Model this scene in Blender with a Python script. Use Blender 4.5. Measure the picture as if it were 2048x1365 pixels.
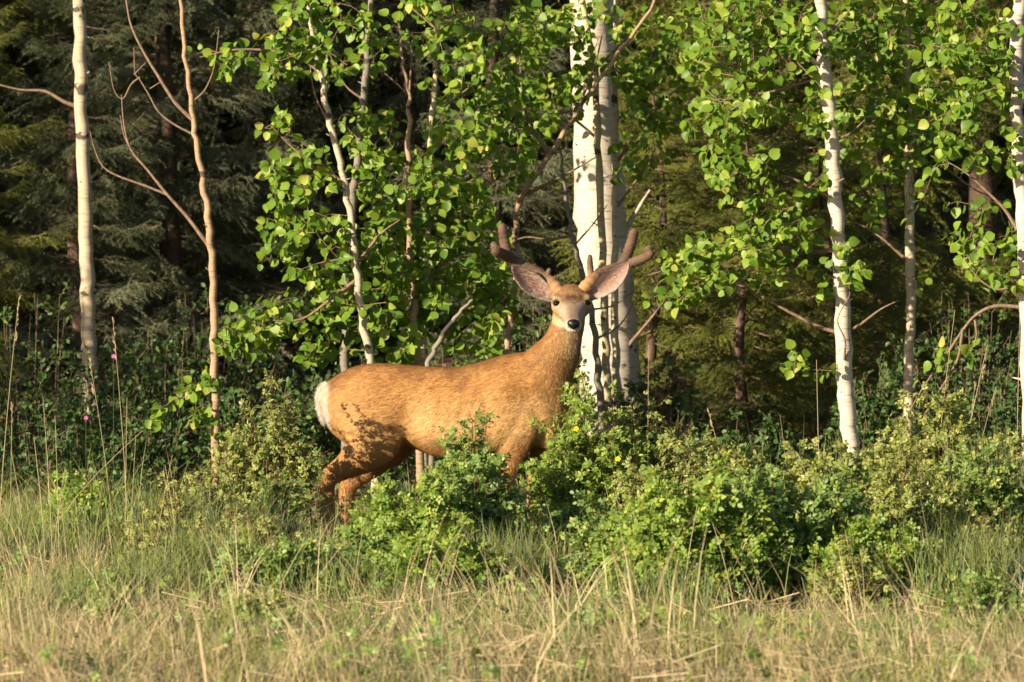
import bpy, bmesh, math
import numpy as np
from mathutils import Vector, Matrix
from mathutils.bvhtree import BVHTree

for o in list(bpy.data.objects):
    bpy.data.objects.remove(o)
S = bpy.context.scene
COL = S.collection

# ------------------------------------------------------------------ camera
LENS = 220.0
K = 2048 * LENS / 36.0                 # pixels (of the 2048 wide photograph) per radian
PITCH = math.atan((682.5 - 453.0) / K)
CAM = np.array([0.0, -30.0, 1.6])
cam = bpy.data.cameras.new('camera')
cam.lens = LENS; cam.sensor_width = 36; cam.clip_start = 0.5; cam.clip_end = 1500
cam.dof.use_dof = True; cam.dof.focus_distance = 29.8; cam.dof.aperture_fstop = 7.0
camo = bpy.data.objects.new('camera', cam); COL.objects.link(camo)
camo.location = CAM; camo.rotation_euler = (math.pi / 2 - PITCH, 0, 0)
S.camera = camo

# ------------------------------------------------------------------ sky, sun, exposure
SUN_AZ = math.radians(50)              # to the left of the line from deer to camera
SUN_EL = math.radians(18)
SUN = np.array([-math.sin(SUN_AZ) * math.cos(SUN_EL), -math.cos(SUN_AZ) * math.cos(SUN_EL), math.sin(SUN_EL)])
w = bpy.data.worlds.new('World'); S.world = w; w.use_nodes = True
nt = w.node_tree; bg = nt.nodes['Background']
sky = nt.nodes.new('ShaderNodeTexSky'); sky.sky_type = 'NISHITA'; sky.sun_disc = False
sky.sun_elevation = SUN_EL; sky.sun_rotation = math.atan2(SUN[0], SUN[1])
nt.links.new(sky.outputs[0], bg.inputs[0]); bg.inputs[1].default_value = 0.05
sl = bpy.data.lights.new('sun', 'SUN'); sl.energy = 5.0; sl.angle = math.radians(0.5); sl.color = (1.0, 0.83, 0.59)
so = bpy.data.objects.new('sun', sl); COL.objects.link(so); so.location = (-20, -40, 30)
so.rotation_euler = Vector(-SUN).to_track_quat('-Z', 'Y').to_euler()
S.view_settings.view_transform = 'Standard'; S.view_settings.look = 'None'
S.view_settings.exposure = 1.25; S.view_settings.gamma = 1.0
S.render.engine = 'CYCLES'
S.cycles.max_bounces = 6; S.cycles.diffuse_bounces = 3; S.cycles.transmission_bounces = 4; S.cycles.glossy_bounces = 2

# ------------------------------------------------------------------ helpers
rng = np.random.default_rng(7)
cp, sp = math.cos(PITCH), math.sin(PITCH)
def P(px, py, y):
    """point on the ray through photograph pixel (px, py) at world depth y"""
    u = (px - 1024.0) / K; v = -(py - 682.5) / K
    ry = cp + sp * v; rz = -sp + cp * v
    t = (y - CAM[1]) / ry
    return np.array([CAM[0] + t * u, y, CAM[2] + t * rz])
def to_px(V):
    D = np.atleast_2d(V) - CAM
    f = D[:, 1] * cp - D[:, 2] * sp; v = D[:, 1] * sp + D[:, 2] * cp
    return np.stack([1024 + K * D[:, 0] / f, 682.5 - K * v / f], 1)
def ppm(y): return K / (y - CAM[1])
def ground(x, y):
    x = np.asarray(x, float); y = np.asarray(y, float)
    t = np.maximum(0, y - 0.5); tt = np.minimum(t, 30)
    h = 0.006 * tt * tt + 0.36 * (t - tt)
    n = (0.035 * np.sin(x * 1.9 + 0.7 * y) + 0.03 * np.sin(y * 2.3 - x * 0.8 + 1.3) + 0.018 * np.sin(x * 5.1 + 2.0) * np.sin(y * 4.3)
         + 0.012 * np.sin(x * 9.7 + y * 3.1) )
    big = np.clip((y - 4) / 8, 0, 1) * (0.18 * np.sin(x * 0.7 + 0.4) + 0.1 * np.sin(x * 1.7 + y * 0.9))
    return h + n * 0.8 + big
def gz(x, y): return float(ground(x, y))

def mesh_np(name, V, F, smooth=False, col=None, mats=()):
    V = np.asarray(V, np.float32).reshape(-1, 3)
    if not isinstance(F, list): F = [F]
    me = bpy.data.meshes.new(name)
    me.vertices.add(len(V)); me.vertices.foreach_set('co', V.ravel())
    F = [np.asarray(f, np.int32) for f in F if len(f)]
    nl = sum(f.size for f in F); npoly = sum(len(f) for f in F)
    me.loops.add(nl); me.polygons.add(npoly)
    me.loops.foreach_set('vertex_index', np.concatenate([f.ravel() for f in F]))
    tot = np.concatenate([np.full(len(f), f.shape[1], np.int32) for f in F])
    st = np.concatenate([[0], np.cumsum(tot)[:-1]]).astype(np.int32)
    me.polygons.foreach_set('loop_start', st); me.polygons.foreach_set('loop_total', tot)
    if smooth: me.polygons.foreach_set('use_smooth', np.ones(npoly, bool))
    if col is not None:
        a = me.color_attributes.new('col', 'FLOAT_COLOR', 'POINT')
        c = np.ones((len(V), 4), np.float32); c[:, :3] = col
        a.data.foreach_set('color', c.ravel())
    for m in mats: me.materials.append(m)
    me.update(calc_edges=True)
    return me
def link(name, me, parent=None, loc=(0, 0, 0), rot=None, scale=None):
    o = bpy.data.objects.new(name, me); COL.objects.link(o); o.location = loc
    if rot is not None: o.rotation_euler = rot
    if scale is not None: o.scale = scale
    if parent: o.parent = parent
    return o
def tag(o, label=None, cat=None, group=None, kind=None):
    if label: o['label'] = label
    if cat: o['category'] = cat
    if group: o['group'] = group
    if kind: o['kind'] = kind
    return o
def thing(name, loc, label, cat, group=None, rz=0.0):
    e = bpy.data.objects.new(name, None); COL.objects.link(e)
    e.location = loc; e.rotation_euler = (0, 0, rz); e.empty_display_size = 0.1
    return tag(e, label, cat, group)
class MB:
    """collects geometry, one mesh per build"""
    def __init__(s): s.V = []; s.F = {}; s.C = []; s.n = 0
    def add(s, V, F, c=None):
        V = np.asarray(V, float).reshape(-1, 3); F = np.asarray(F, int)
        s.V.append(V); s.F.setdefault(F.shape[1], []).append(F + s.n); s.n += len(V)
        if c is not None: s.C.append(np.broadcast_to(np.asarray(c, float), (len(V), 3)))
    def mesh(s, name, mat, off=(0, 0, 0), smooth=True):
        V = np.concatenate(s.V) - np.asarray(off)
        return mesh_np(name, V, [np.concatenate(f) for f in s.F.values()], smooth, np.concatenate(s.C) if s.C else None, (mat,))
def nrm(v):
    v = np.asarray(v, float); return v / (np.linalg.norm(v, axis=-1, keepdims=True) + 1e-12)
def smooth_path(pts, k=4):
    """Catmull-Rom through pts (any columns)"""
    p = np.asarray(pts, float)
    if len(p) < 3: 
        t = np.linspace(0, 1, k + 1)[:, None]; return p[0] * (1 - t) + p[-1] * t
    q = np.vstack([2 * p[0] - p[1], p, 2 * p[-1] - p[-2]]); out = []
    for i in range(1, len(q) - 2):
        for t in np.arange(k) / k:
            a, b, c, d = q[i - 1:i + 3]
            out.append(0.5 * (2 * b + (c - a) * t + (2 * a - 5 * b + 4 * c - d) * t * t + (3 * b - a - 3 * c + d) * t ** 3))
    out.append(p[-1]); return np.array(out)
def tube(pts, rad, n=6, cap=True):
    p = np.asarray(pts, float); m = len(p); rad = np.broadcast_to(np.asarray(rad, float), (m,))
    t = nrm(np.gradient(p, axis=0))
    ref = np.array([0.13, 0.97, 0.2]) if abs(t[0][1]) < 0.8 else np.array([1.0, 0.1, 0.1])
    a = nrm(np.cross(t, ref)); b = np.cross(t, a)
    th = np.arange(n) * 2 * math.pi / n
    V = p[:, None] + rad[:, None, None] * (a[:, None] * np.cos(th)[None, :, None] + b[:, None] * np.sin(th)[None, :, None])
    V = V.reshape(-1, 3); i = np.arange(n); j = (i + 1) % n
    F = np.concatenate([np.stack([r * n + i, r * n + j, (r + 1) * n + j, (r + 1) * n + i], 1) for r in range(m - 1)])
    return V, F
def rand_unit(n): return nrm(rng.normal(size=(n, 3)))
def stamp(tv, tf, pos, R, sc):
    """copies of a template (tv, tf) at pos with rotation matrices R and scales sc"""
    V = np.einsum('nij,mj->nmi', R, tv) * np.asarray(sc)[:, None, None] + pos[:, None]
    F = tf[None] + (np.arange(len(pos)) * len(tv))[:, None, None]
    return V.reshape(-1, 3), F.reshape(-1, tf.shape[1])
def frame(tip, normal):
    """rotation matrices whose +Y is tip and +Z near normal"""
    y = nrm(tip); z = nrm(normal - (normal * y).sum(-1, keepdims=True) * y); x = np.cross(y, z)
    return np.stack([x, y, z], -1)

# ------------------------------------------------------------------ materials
def mat(name):
    m = bpy.data.materials.new(name); m.use_nodes = True
    t = m.node_tree; b = t.nodes['Principled BSDF']
    b.inputs['Specular IOR Level'].default_value = 0.3
    return m, t, b
def ramp(t, fac, stops):
    r = t.nodes.new('ShaderNodeValToRGB'); e = r.color_ramp.elements
    while len(e) < len(stops): e.new(0.5)
    for q, (p, c) in zip(e, stops): q.position = p; q.color = (*c, 1)
    t.links.new(fac, r.inputs[0]); return r.outputs[0]
def noise(t, scale, detail=4, rough=0.6, vec=None, stretch=None):
    n = t.nodes.new('ShaderNodeTexNoise'); n.inputs['Scale'].default_value = scale
    n.inputs['Detail'].default_value = detail; n.inputs['Roughness'].default_value = rough
    if stretch or vec:
        mp = t.nodes.new('ShaderNodeMapping')
        if vec is None: vec = t.nodes.new('ShaderNodeTexCoord').outputs['Object']
        t.links.new(vec, mp.inputs[0])
        if stretch: mp.inputs['Scale'].default_value = stretch
        t.links.new(mp.outputs[0], n.inputs['Vector'])
    else:
        t.links.new(t.nodes.new('ShaderNodeTexCoord').outputs['Object'], n.inputs['Vector'])
    return n.outputs['Fac']
def mix(t, a, b, f, mode='MIX'):
    m = t.nodes.new('ShaderNodeMix'); m.data_type = 'RGBA'; m.blend_type = mode
    for s, v in ((m.inputs[6], a), (m.inputs[7], b), (m.inputs[0], f)):
        if hasattr(v, 'is_linked'): t.links.new(v, s)
        elif isinstance(v, tuple): s.default_value = (*v, 1)
        else: s.default_value = v
    return m.outputs[2]
def bump(t, b, h, strength=0.4, dist=0.01):
    n = t.nodes.new('ShaderNodeBump'); n.inputs['Strength'].default_value = strength; n.inputs['Distance'].default_value = dist
    t.links.new(h, n.inputs['Height']); t.links.new(n.outputs[0], b.inputs['Normal'])
def leaf_mat(name, stops, trans=0.35, tint=(1.15, 1.2, 0.45), rough=0.45, obj=1.0, isl=1.0):
    m, t, b = mat(name)
    oi = t.nodes.new('ShaderNodeObjectInfo'); ge = t.nodes.new('ShaderNodeNewGeometry')
    ad = t.nodes.new('ShaderNodeMath'); ad.operation = 'ADD'
    for w_, so_, k_ in ((obj, oi.outputs['Random'], 0), (isl, ge.outputs['Random Per Island'], 1)):
        mu = t.nodes.new('ShaderNodeMath'); mu.operation = 'MULTIPLY'; mu.inputs[1].default_value = w_; t.links.new(so_, mu.inputs[0]); t.links.new(mu.outputs[0], ad.inputs[k_])
    fr = t.nodes.new('ShaderNodeMath'); fr.operation = 'FRACT'; t.links.new(ad.outputs[0], fr.inputs[0])
    c = ramp(t, fr.outputs[0], stops)
    c = mix(t, c, (0.55, 0.62, 0.5), noise(t, 60, 2), 'MULTIPLY') if False else c
    t.links.new(c, b.inputs['Base Color']); b.inputs['Roughness'].default_value = rough
    tr = t.nodes.new('ShaderNodeBsdfTranslucent'); t.links.new(mix(t, c, tint, 1.0, 'MULTIPLY'), tr.inputs[0])
    ms = t.nodes.new('ShaderNodeMixShader'); ms.inputs[0].default_value = trans
    t.links.new(b.outputs[0], ms.inputs[1]); t.links.new(tr.outputs[0], ms.inputs[2])
    t.links.new(ms.outputs[0], t.nodes['Material Output'].inputs[0])
    return m
M = {}
M['aspen_leaf'] = leaf_mat('aspen_leaf', [(0, (0.075, 0.155, 0.018)), (0.4, (0.125, 0.225, 0.024)), (0.75, (0.180, 0.285, 0.030)), (0.92, (0.235, 0.335, 0.04)), (1, (0.38, 0.39, 0.085))], 0.36, (1.3, 1.2, 0.4))
M['rose_leaf'] = leaf_mat('rose_leaf', [(0, (0.075, 0.150, 0.038)), (0.5, (0.140, 0.225, 0.055)), (0.85, (0.21, 0.29, 0.06)), (1, (0.32, 0.34, 0.08))], 0.3)
M['bright_leaf'] = leaf_mat('bright_leaf', [(0, (0.095, 0.180, 0.030)), (0.5, (0.175, 0.270, 0.045)), (0.85, (0.25, 0.34, 0.05)), (1, (0.36, 0.38, 0.06))], 0.35)
M['pale_leaf'] = leaf_mat('pale_leaf', [(0, (0.13, 0.175, 0.045)), (0.5, (0.205, 0.25, 0.065)), (0.85, (0.29, 0.32, 0.08)), (1, (0.40, 0.39, 0.11))], 0.3)
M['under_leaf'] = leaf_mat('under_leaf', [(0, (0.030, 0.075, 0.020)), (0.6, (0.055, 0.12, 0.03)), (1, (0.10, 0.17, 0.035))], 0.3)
M['blue_needle'] = leaf_mat('blue_needle', [(0, (0.045, 0.062, 0.026)), (0.45, (0.100, 0.125, 0.062)), (1, (0.23, 0.26, 0.165))], 0.12, (1, 1, 0.6), 0.6, 0.72, 0.27)
M['green_needle'] = leaf_mat('green_needle', [(0, (0.065, 0.080, 0.014)), (0.5, (0.130, 0.160, 0.026)), (1, (0.25, 0.28, 0.048))], 0.12, (1, 1, 0.5), 0.6, 0.72, 0.27)
M['dead_leaf'] = leaf_mat('dead_leaf', [(0, (0.12, 0.06, 0.03)), (0.6, (0.22, 0.12, 0.06)), (1, (0.36, 0.22, 0.12))], 0.1, (1, 0.8, 0.6), 0.8)
M['yellow_petal'] = leaf_mat('yellow_petal', [(0, (0.8, 0.55, 0.02)), (1, (0.85, 0.62, 0.03))], 0.2, (1, 1, 0.5))
M['pink_petal'] = leaf_mat('pink_petal', [(0, (0.50, 0.12, 0.36)), (1, (0.62, 0.2, 0.48))], 0.2, (1, 0.8, 1))

def col_mat(name, rough=0.7, trans=0.0, var=0.25, sheen=0.0):
    m, t, b = mat(name)
    at = t.nodes.new('ShaderNodeAttribute'); at.attribute_name = 'col'
    ge = t.nodes.new('ShaderNodeNewGeometry')
    v = ramp(t, ge.outputs['Random Per Island'], [(0, (1 - var,) * 3), (1, (1 + var * 0.4,) * 3)])
    c = mix(t, at.outputs['Color'], v, 1.0, 'MULTIPLY')
    t.links.new(c, b.inputs['Base Color']); b.inputs['Roughness'].default_value = rough
    if sheen:
        b.inputs['Sheen Weight'].default_value = sheen; b.inputs['Sheen Tint'].default_value = (1, 0.8, 0.6, 1)
    if trans:
        tr = t.nodes.new('ShaderNodeBsdfTranslucent'); t.links.new(c, tr.inputs[0])
        ms = t.nodes.new('ShaderNodeMixShader'); ms.inputs[0].default_value = trans
        t.links.new(b.outputs[0], ms.inputs[1]); t.links.new(tr.outputs[0], ms.inputs[2])
        t.links.new(ms.outputs[0], t.nodes['Material Output'].inputs[0])
    return m
M['grass'] = col_mat('grass_blade', 0.55, 0.3, 0.35)
M['fur'] = col_mat('deer_fur', 0.55, 0.15, 0.16)
M['hide'] = col_mat('deer_hide', 0.8, 0, 0.0)
M['velvet'] = col_mat('antler_velvet', 0.8, 0.25, 0.3)

def bark(name, base, dark, green, scar=0.5, th=0.60):
    m, t, b = mat(name)
    n1 = noise(t, 9, 4, 0.6, None, (1, 1, 0.5))
    c = ramp(t, n1, [(0.3, green), (0.62, base)])
    lines = noise(t, 30, 3, 0.6, None, (0.35, 0.35, 3.2))
    c = mix(t, c, dark, ramp(t, lines, [(0.54, (0, 0, 0)), (0.64, (scar,) * 3)]))
    sc = noise(t, 5.5, 3, 0.7, None, (1.0, 1.0, 1.5))
    c = mix(t, c, (0.035, 0.028, 0.022), ramp(t, sc, [(th, (0, 0, 0)), (th + 0.035, (0.9,) * 3)]))
    t.links.new(c, b.inputs['Base Color']); b.inputs['Roughness'].default_value = 0.75
    bump(t, b, lines, 0.35, 0.006)
    return m
M['aspen_bark'] = bark('aspen_bark', (0.47, 0.39, 0.29), (0.18, 0.14, 0.10), (0.35, 0.31, 0.20))
M['pale_bark'] = bark('pale_aspen_bark', (0.54, 0.48, 0.40), (0.17, 0.145, 0.12), (0.43, 0.38, 0.30), 0.7, 0.65)
M['tan_bark'] = bark('tan_sapling_bark', (0.36, 0.24, 0.15), (0.14, 0.09, 0.06), (0.28, 0.19, 0.12), 0.6)
M['grey_bark'] = bark('grey_sapling_bark', (0.20, 0.175, 0.15), (0.08, 0.07, 0.06), (0.15, 0.135, 0.11), 0.5)
M['olive_bark'] = bark('olive_sapling_bark', (0.42, 0.36, 0.22), (0.16, 0.13, 0.09), (0.34, 0.31, 0.17), 0.5)
def simple(name, stops, scale, rough=0.85, stretch=None, bs=0.6, bd=0.02):
    m, t, b = mat(name); n = noise(t, scale, 6, 0.65, None, stretch)
    t.links.new(ramp(t, n, stops), b.inputs['Base Color']); b.inputs['Roughness'].default_value = rough
    bump(t, b, n, bs, bd); return m
M['spruce_bark'] = simple('spruce_bark', [(0.3, (0.035, 0.024, 0.018)), (0.55, (0.11, 0.072, 0.053)), (0.75, (0.24, 0.165, 0.125))], 14, 0.9, (1, 1, 0.35))
M['twig'] = simple('twig_bark', [(0.3, (0.13, 0.085, 0.06)), (0.7, (0.27, 0.19, 0.13))], 30)
M['red_stem'] = simple('rose_stem', [(0.3, (0.085, 0.035, 0.028)), (0.7, (0.20, 0.10, 0.075))], 30)
M['deadwood'] = simple('dead_wood', [(0.3, (0.10, 0.06, 0.045)), (0.6, (0.26, 0.16, 0.11)), (0.8, (0.42, 0.30, 0.22))], 12, 0.9, (1, 1, 1))
M['eye'] = mat('deer_eye')[0]; M['eye'].node_tree.nodes['Principled BSDF'].inputs['Base Color'].default_value = (0.006, 0.004, 0.003, 1)
M['eye'].node_tree.nodes['Principled BSDF'].inputs['Roughness'].default_value = 0.06
M['nose'] = simple('deer_nose', [(0.3, (0.004, 0.004, 0.0045)), (0.7, (0.010, 0.010, 0.011))], 220, 0.30, None, 0.5, 0.002)
M['hoof'] = simple('deer_hoof', [(0.3, (0.02, 0.015, 0.012)), (0.7, (0.05, 0.04, 0.03))], 60, 0.5)
m, t, b = mat('ground_soil')
gpos = t.nodes.new('ShaderNodeNewGeometry').outputs['Position']
n1 = noise(t, 1.3, 6, 0.7, gpos); n2 = noise(t, 24, 6, 0.75, gpos)
c = ramp(t, n2, [(0.3, (0.055, 0.036, 0.022)), (0.55, (0.15, 0.10, 0.058)), (0.75, (0.27, 0.20, 0.11))])
c = mix(t, c, (0.075, 0.085, 0.03), ramp(t, n1, [(0.42, (0, 0, 0)), (0.6, (0.6,) * 3)]))
t.links.new(c, b.inputs['Base Color']); b.inputs['Roughness'].default_value = 0.95; bump(t, b, n2, 0.8, 0.03)
M['ground'] = m

# ------------------------------------------------------------------ ground: one sheet to the horizon
def axis(lo, hi, fine_lo, fine_hi, step):
    a = list(np.arange(fine_lo, fine_hi + step / 2, step)); s = step; x = a[-1]
    while x < hi: s *= 1.35; x += s; a.append(x)
    s = step; x = a[0]
    while x > lo: s *= 1.35; x -= s; a.insert(0, x)
    return np.array(a)
gx = axis(-500, 500, -6, 6, 0.14); gy = axis(-500, 700, -10, 26, 0.14)
X, Y = np.meshgrid(gx, gy); V = np.stack([X, Y, ground(X, np.minimum(Y, 120))], -1).reshape(-1, 3)
i, j = np.meshgrid(np.arange(len(gx) - 1), np.arange(len(gy) - 1)); a = (j * len(gx) + i).ravel()
tag(link('ground', mesh_np('ground', V, np.stack([a, a + 1, a + 1 + len(gx), a + len(gx)], 1), True, None, (M['ground'],))), kind='structure')

# ------------------------------------------------------------------ leaf templates
def aspen_leaf(fold, bend):
    """blade about 1 across on a petiole of 0.6; origin where the petiole meets the twig"""
    prof = [(0.00, 0.0), (-0.03, 0.20), (0.10, 0.41), (0.34, 0.51), (0.58, 0.45), (0.78, 0.29), (0.92, 0.11), (1.02, 0.0)]
    mid = [(0.0, 0), (0.34, 0), (0.68, 0), (1.02, 0)]
    def z(y, x): return -fold * abs(x) ** 1.2 * -1 + bend * (y * y) - 0.0
    Vt = [(0, 0.6 + y, z(y, 0)) for y, _ in mid]
    L = [(-x, 0.6 + y, z(y, x)) for y, x in prof[1:-1]]; Rr = [(x, 0.6 + y, z(y, x)) for y, x in prof[1:-1]]
    Vt += L + Rr
    F = []
    for o_, fl in ((4, 1), (10, 0)):
        q = [o_ + k for k in range(6)]
        tr = [(0, q[0], q[1]), (0, q[1], 1), (1, q[1], q[2]), (1, q[2], q[3]), (1, q[3], 2), (2, q[3], q[4]), (2, q[4], q[5]), (2, q[5], 3)]
        F += [(a_, c_, b_) if fl else (a_, b_, c_) for a_, b_, c_ in tr]
    n = len(Vt); Vt += [(-0.014, 0, 0.02), (0.014, 0, 0.02), (0.014, 0.61, 0), (-0.014, 0.61, 0)]
    F += [(n, n + 1, n + 2), (n, n + 2, n + 3)]
    return np.array(Vt), np.array(F)
ASPEN = [aspen_leaf(f, b_) for f, b_ in ((0.18, 0.02), (0.35, -0.14), (0.08, 0.16), (-0.18, 0.10), (0.6, 0.05), (0.25, -0.35), (0.9, -0.1))]
ASPEN_ME = [mesh_np('aspen_leaf', v, f, True, None, (M['aspen_leaf'],)) for v, f in ASPEN]
def leaflet(l, wd, n=6):
    return np.array([(0, 0, 0), (-wd * .42, l * .3, .1 * l), (-wd * .45, l * .65, .08 * l), (0, l, -.06 * l), (wd * .45, l * .65, .08 * l), (wd * .42, l * .3, .1 * l), (0, l * .5, 0)]), \
        np.array([(0, 6, 1), (1, 6, 2), (2, 6, 3), (3, 6, 4), (4, 6, 5), (5, 6, 0)])
def compound(pairs, ll, ww, L):
    Vt = []; F = []; n = 0
    lv, lf = leaflet(ll, ww)
    spots = [(0, L, 0)] + [(s_, L * (k + 0.6) / (pairs + 0.4), s_ * 1.0) for k in range(pairs) for s_ in (-1, 1)]
    for sx, yy, an in spots:
        c_, s2 = math.cos(-an), math.sin(-an)
        q = lv.copy(); q = np.stack([q[:, 0] * c_ - q[:, 1] * s2, q[:, 0] * s2 + q[:, 1] * c_ + yy, q[:, 2] + 0.15 * abs(an) * q[:, 1]], 1)
        q[:, 2] -= 0.25 * q[:, 1] ** 2 / max(L, .01)
        Vt.append(q); F.append(lf + n); n += len(q)
    Vt.append(np.array([(-.0007, 0, 0), (.0007, 0, 0), (0, L, -0.25 * L)])); F.append(np.array([(n, n + 1, n + 2)]))
    return np.concatenate(Vt), np.concatenate(F)
ROSE = compound(2, 0.021, 0.017, 0.040)
CINQ = compound(2, 0.018, 0.009, 0.018)
SIMPLE = leaflet(0.040, 0.028)

# ------------------------------------------------------------------ spruces
def needle_twig(mb, pts, spacing, ln, wd, rad):
    p = np.asarray(pts); seg = np.linalg.norm(np.diff(p, axis=0), axis=1); cum = np.concatenate([[0], np.cumsum(seg)])
    n = max(4, int(cum[-1] / spacing)); s = (np.arange(n) + rng.random(n)) / n * cum[-1]
    q = np.stack([np.interp(s, cum, p[:, k]) for k in range(3)], 1)
    d = nrm(np.stack([np.interp(s, (cum[1:] + cum[:-1]) / 2, np.diff(p[:, k]) / seg) for k in range(3)], 1))
    r = rand_unit(n); r = nrm(r - (r * d).sum(1, keepdims=True) * d); r[:, 2] += 0.35
    dirn = nrm(d * 0.75 + r); side = nrm(np.cross(dirn, rand_unit(n))) * wd / 2
    L = ln * rng.uniform(0.75, 1.2, n)[:, None]
    Vt = np.stack([q - side, q + side, q + dirn * L], 1).reshape(-1, 3)
    mb.add(Vt, np.arange(n * 3).reshape(-1, 3))
def make_bough(L, seed, dens, droop):
    global rng
    keep = rng; rng = np.random.default_rng(seed)
    nb = MB(); wb = MB()
    t = np.linspace(0, 1, 9)
    ax = np.stack([0.05 * np.sin(t * 5 + seed), t * L, -droop * L * (t - 0.75 * t * t) * 1.3], 1)
    v, f = tube(ax, 0.013 * (1 - t) + 0.003, 4); wb.add(v, f)
    needle_twig(nb, ax[3:], 0.004, 0.028, 0.006, 0.004)
    for k in range(int(24 * dens)):
        u = 0.10 + 0.88 * (k + rng.random() * 0.7) / (24 * dens); base = np.array([np.interp(u, t, ax[:, q]) for q in range(3)])
        sd = -1 if k % 2 else 1
        ln = L * (0.40 * (1 - u) ** 0.8 + 0.10) * rng.uniform(0.6, 1.2); an = rng.uniform(0.5, 1.05)
        tt = np.linspace(0, 1, 5)[:, None]
        d0 = np.array([sd * math.sin(an), math.cos(an), rng.uniform(-0.3, 0.35)]); dr = np.array([0, 0.1 * ln, -0.8 * ln * rng.uniform(0.2, 1.2)])
        tw = base + d0 * ln * tt + dr * tt ** 2
        v, f = tube(tw, np.linspace(0.005, 0.002, 5), 3); wb.add(v, f)
        needle_twig(nb, tw, 0.0034, 0.027, 0.0055, 0.004)
        ns = max(2, int(ln / 0.06))
        for q in range(ns):
            uu = 0.2 + 0.78 * (q + rng.random() * 0.5) / ns; b0 = base + d0 * ln * uu + dr * uu ** 2
            l2 = (0.16 * (1 - uu) + 0.06) * rng.uniform(0.6, 1.2); s2 = -1 if q % 2 else 1
            a2 = math.atan2(d0[0], d0[1]) + s2 * rng.uniform(0.4, 0.9)
            e = np.array([math.sin(a2), math.cos(a2), rng.uniform(-1.3, 0.1)])
            t3 = np.linspace(0, 1, 3)[:, None]
            needle_twig(nb, b0 + e * l2 * t3 + np.array([0, 0, -0.25 * l2]) * t3 ** 2, 0.0034, 0.025, 0.0055, 0.003)
    rng = keep
    return nb, wb
BOUGH = {}
for kind, dr in (('blue_needle', 0.42), ('green_needle', 0.50)):
    for s_ in range(4):
        nb, wb = make_bough(1.35, 11 + s_ + (50 if kind[0] == 'g' else 0), 1.0, dr + 0.06 * s_)
        me = mesh_np('bough', np.concatenate(nb.V + wb.V), [np.concatenate(nb.F[3]), np.concatenate(wb.F[4]) + nb.n] + ([np.concatenate(wb.F[3]) + nb.n] if 3 in wb.F else []), False, None, (M[kind], M['twig']))
        npoly = len(me.polygons); mi = np.zeros(npoly, np.int32); mi[len(np.concatenate(nb.F[3])):] = 1
        me.polygons.foreach_set('material_index', mi); BOUGH.setdefault(kind, []).append(me)
def spruce(x, y, H, kind, label, spacing=0.30, r0=None, spread=1.0, bare=0.0, seed=0, group='spruces of the wood', per=6):
    r = np.random.default_rng(seed + 900); z0 = gz(x, y)
    e = thing('spruce_tree', (x, y, z0), label, 'spruce', group)
    r0 = r0 or H * 0.014
    tt = np.linspace(0, 1, 14); p = np.stack([0.04 * np.sin(tt * 7 + seed), 0.04 * np.cos(tt * 5 + seed), -0.1 + tt * H], 1)
    p[:, :2] -= p[0, :2]
    mb = MB(); v, f = tube(p, r0 * (1 - tt) ** 0.8 + 0.006, 10); mb.add(v, f)
    link('trunk', mb.mesh('trunk', M['spruce_bark']), e)
    z = 0.12 + bare; az = r.random() * 6
    while z < H * 0.97:
        fr = z / H; L = spread * (0.25 + 0.16 * H * (1 - fr)) * (0.75 if z < 0.5 else 1)
        L = min(L, 2.0 * spread)
        for k in range(per):
            az += 2 * math.pi / per + r.uniform(-0.35, 0.35)
            me = BOUGH[kind][r.integers(4)]; sc = L / 1.35 * r.uniform(0.75, 1.2)
            o = link('bough', me, e, (0, 0, z + r.uniform(-0.12, 0.12)), (r.uniform(0.0, 0.22) + 0.5 * fr, r.uniform(-0.25, 0.25), az), (sc, sc, sc))
        z += spacing * r.uniform(0.8, 1.2) * (1.0 if fr < 0.6 else 0.8)
    return e
def xat(px, y): return P(px, 500, y)[0]
B, G = 'blue_needle', 'green_needle'
spruce(xat(345, 10.5), 10.5, 6.0, B, 'blue-green spruce behind the bare tan sapling, drooping boughs', 0.28, 0.07, 1.0, 0.1, 1)
spruce(xat(170, 9.6), 9.6, 4.2, B, 'young blue-green spruce directly behind the pale trunk beside the bare sapling', 0.24, 0.05, 0.85, 0.1, 2)
spruce(xat(525, 13.0), 13.0, 11.0, B, 'tall spruce with a bare reddish lower trunk beside the stout trunk', 0.34, 0.10, 0.95, 0.7, 3)
spruce(xat(455, 16.5), 16.5, 15.0, B, 'stout grey-brown spruce trunk deep in the wood behind the bare sapling', 0.5, 0.27, 0.9, 2.6, 4)
spruce(xat(40, 13.5), 13.5, 9.0, G, 'dark spruce deep in shade left of the pale trunk', 0.42, 0.12, 1.0, 0.3, 5)
spruce(xat(-60, 9.5), 9.5, 3.4, G, 'small yellow-green spruce reaching in beside the shaded undergrowth', 0.32, 0.05, 0.9, 0.1, 6)
spruce(xat(820, 12.0), 12.0, 7.0, B, 'blue-green spruce behind the leafy saplings over the back of the deer', 0.26, 0.09, 1.0, 0.1, 7)
spruce(xat(1010, 10.0), 10.0, 4.5, B, 'blue-green spruce behind the left antler', 0.26, 0.05, 0.8, 0.1, 8)
spruce(xat(1597, 10.2), 10.2, 8.0, G, 'yellow-green spruce with dense low boughs behind the slender white aspen', 0.21, 0.085, 1.0, 0.05, 9)
spruce(xat(1400, 9.0), 9.0, 3.3, G, 'low yellow-green spruce spreading right of the broad white aspen', 0.2, 0.05, 1.05, 0.05, 10)
spruce(xat(1745, 8.2), 8.2, 2.6, G, 'little yellow-green spruce between the two slender aspens', 0.2, 0.04, 0.9, 0.05, 11)
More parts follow.
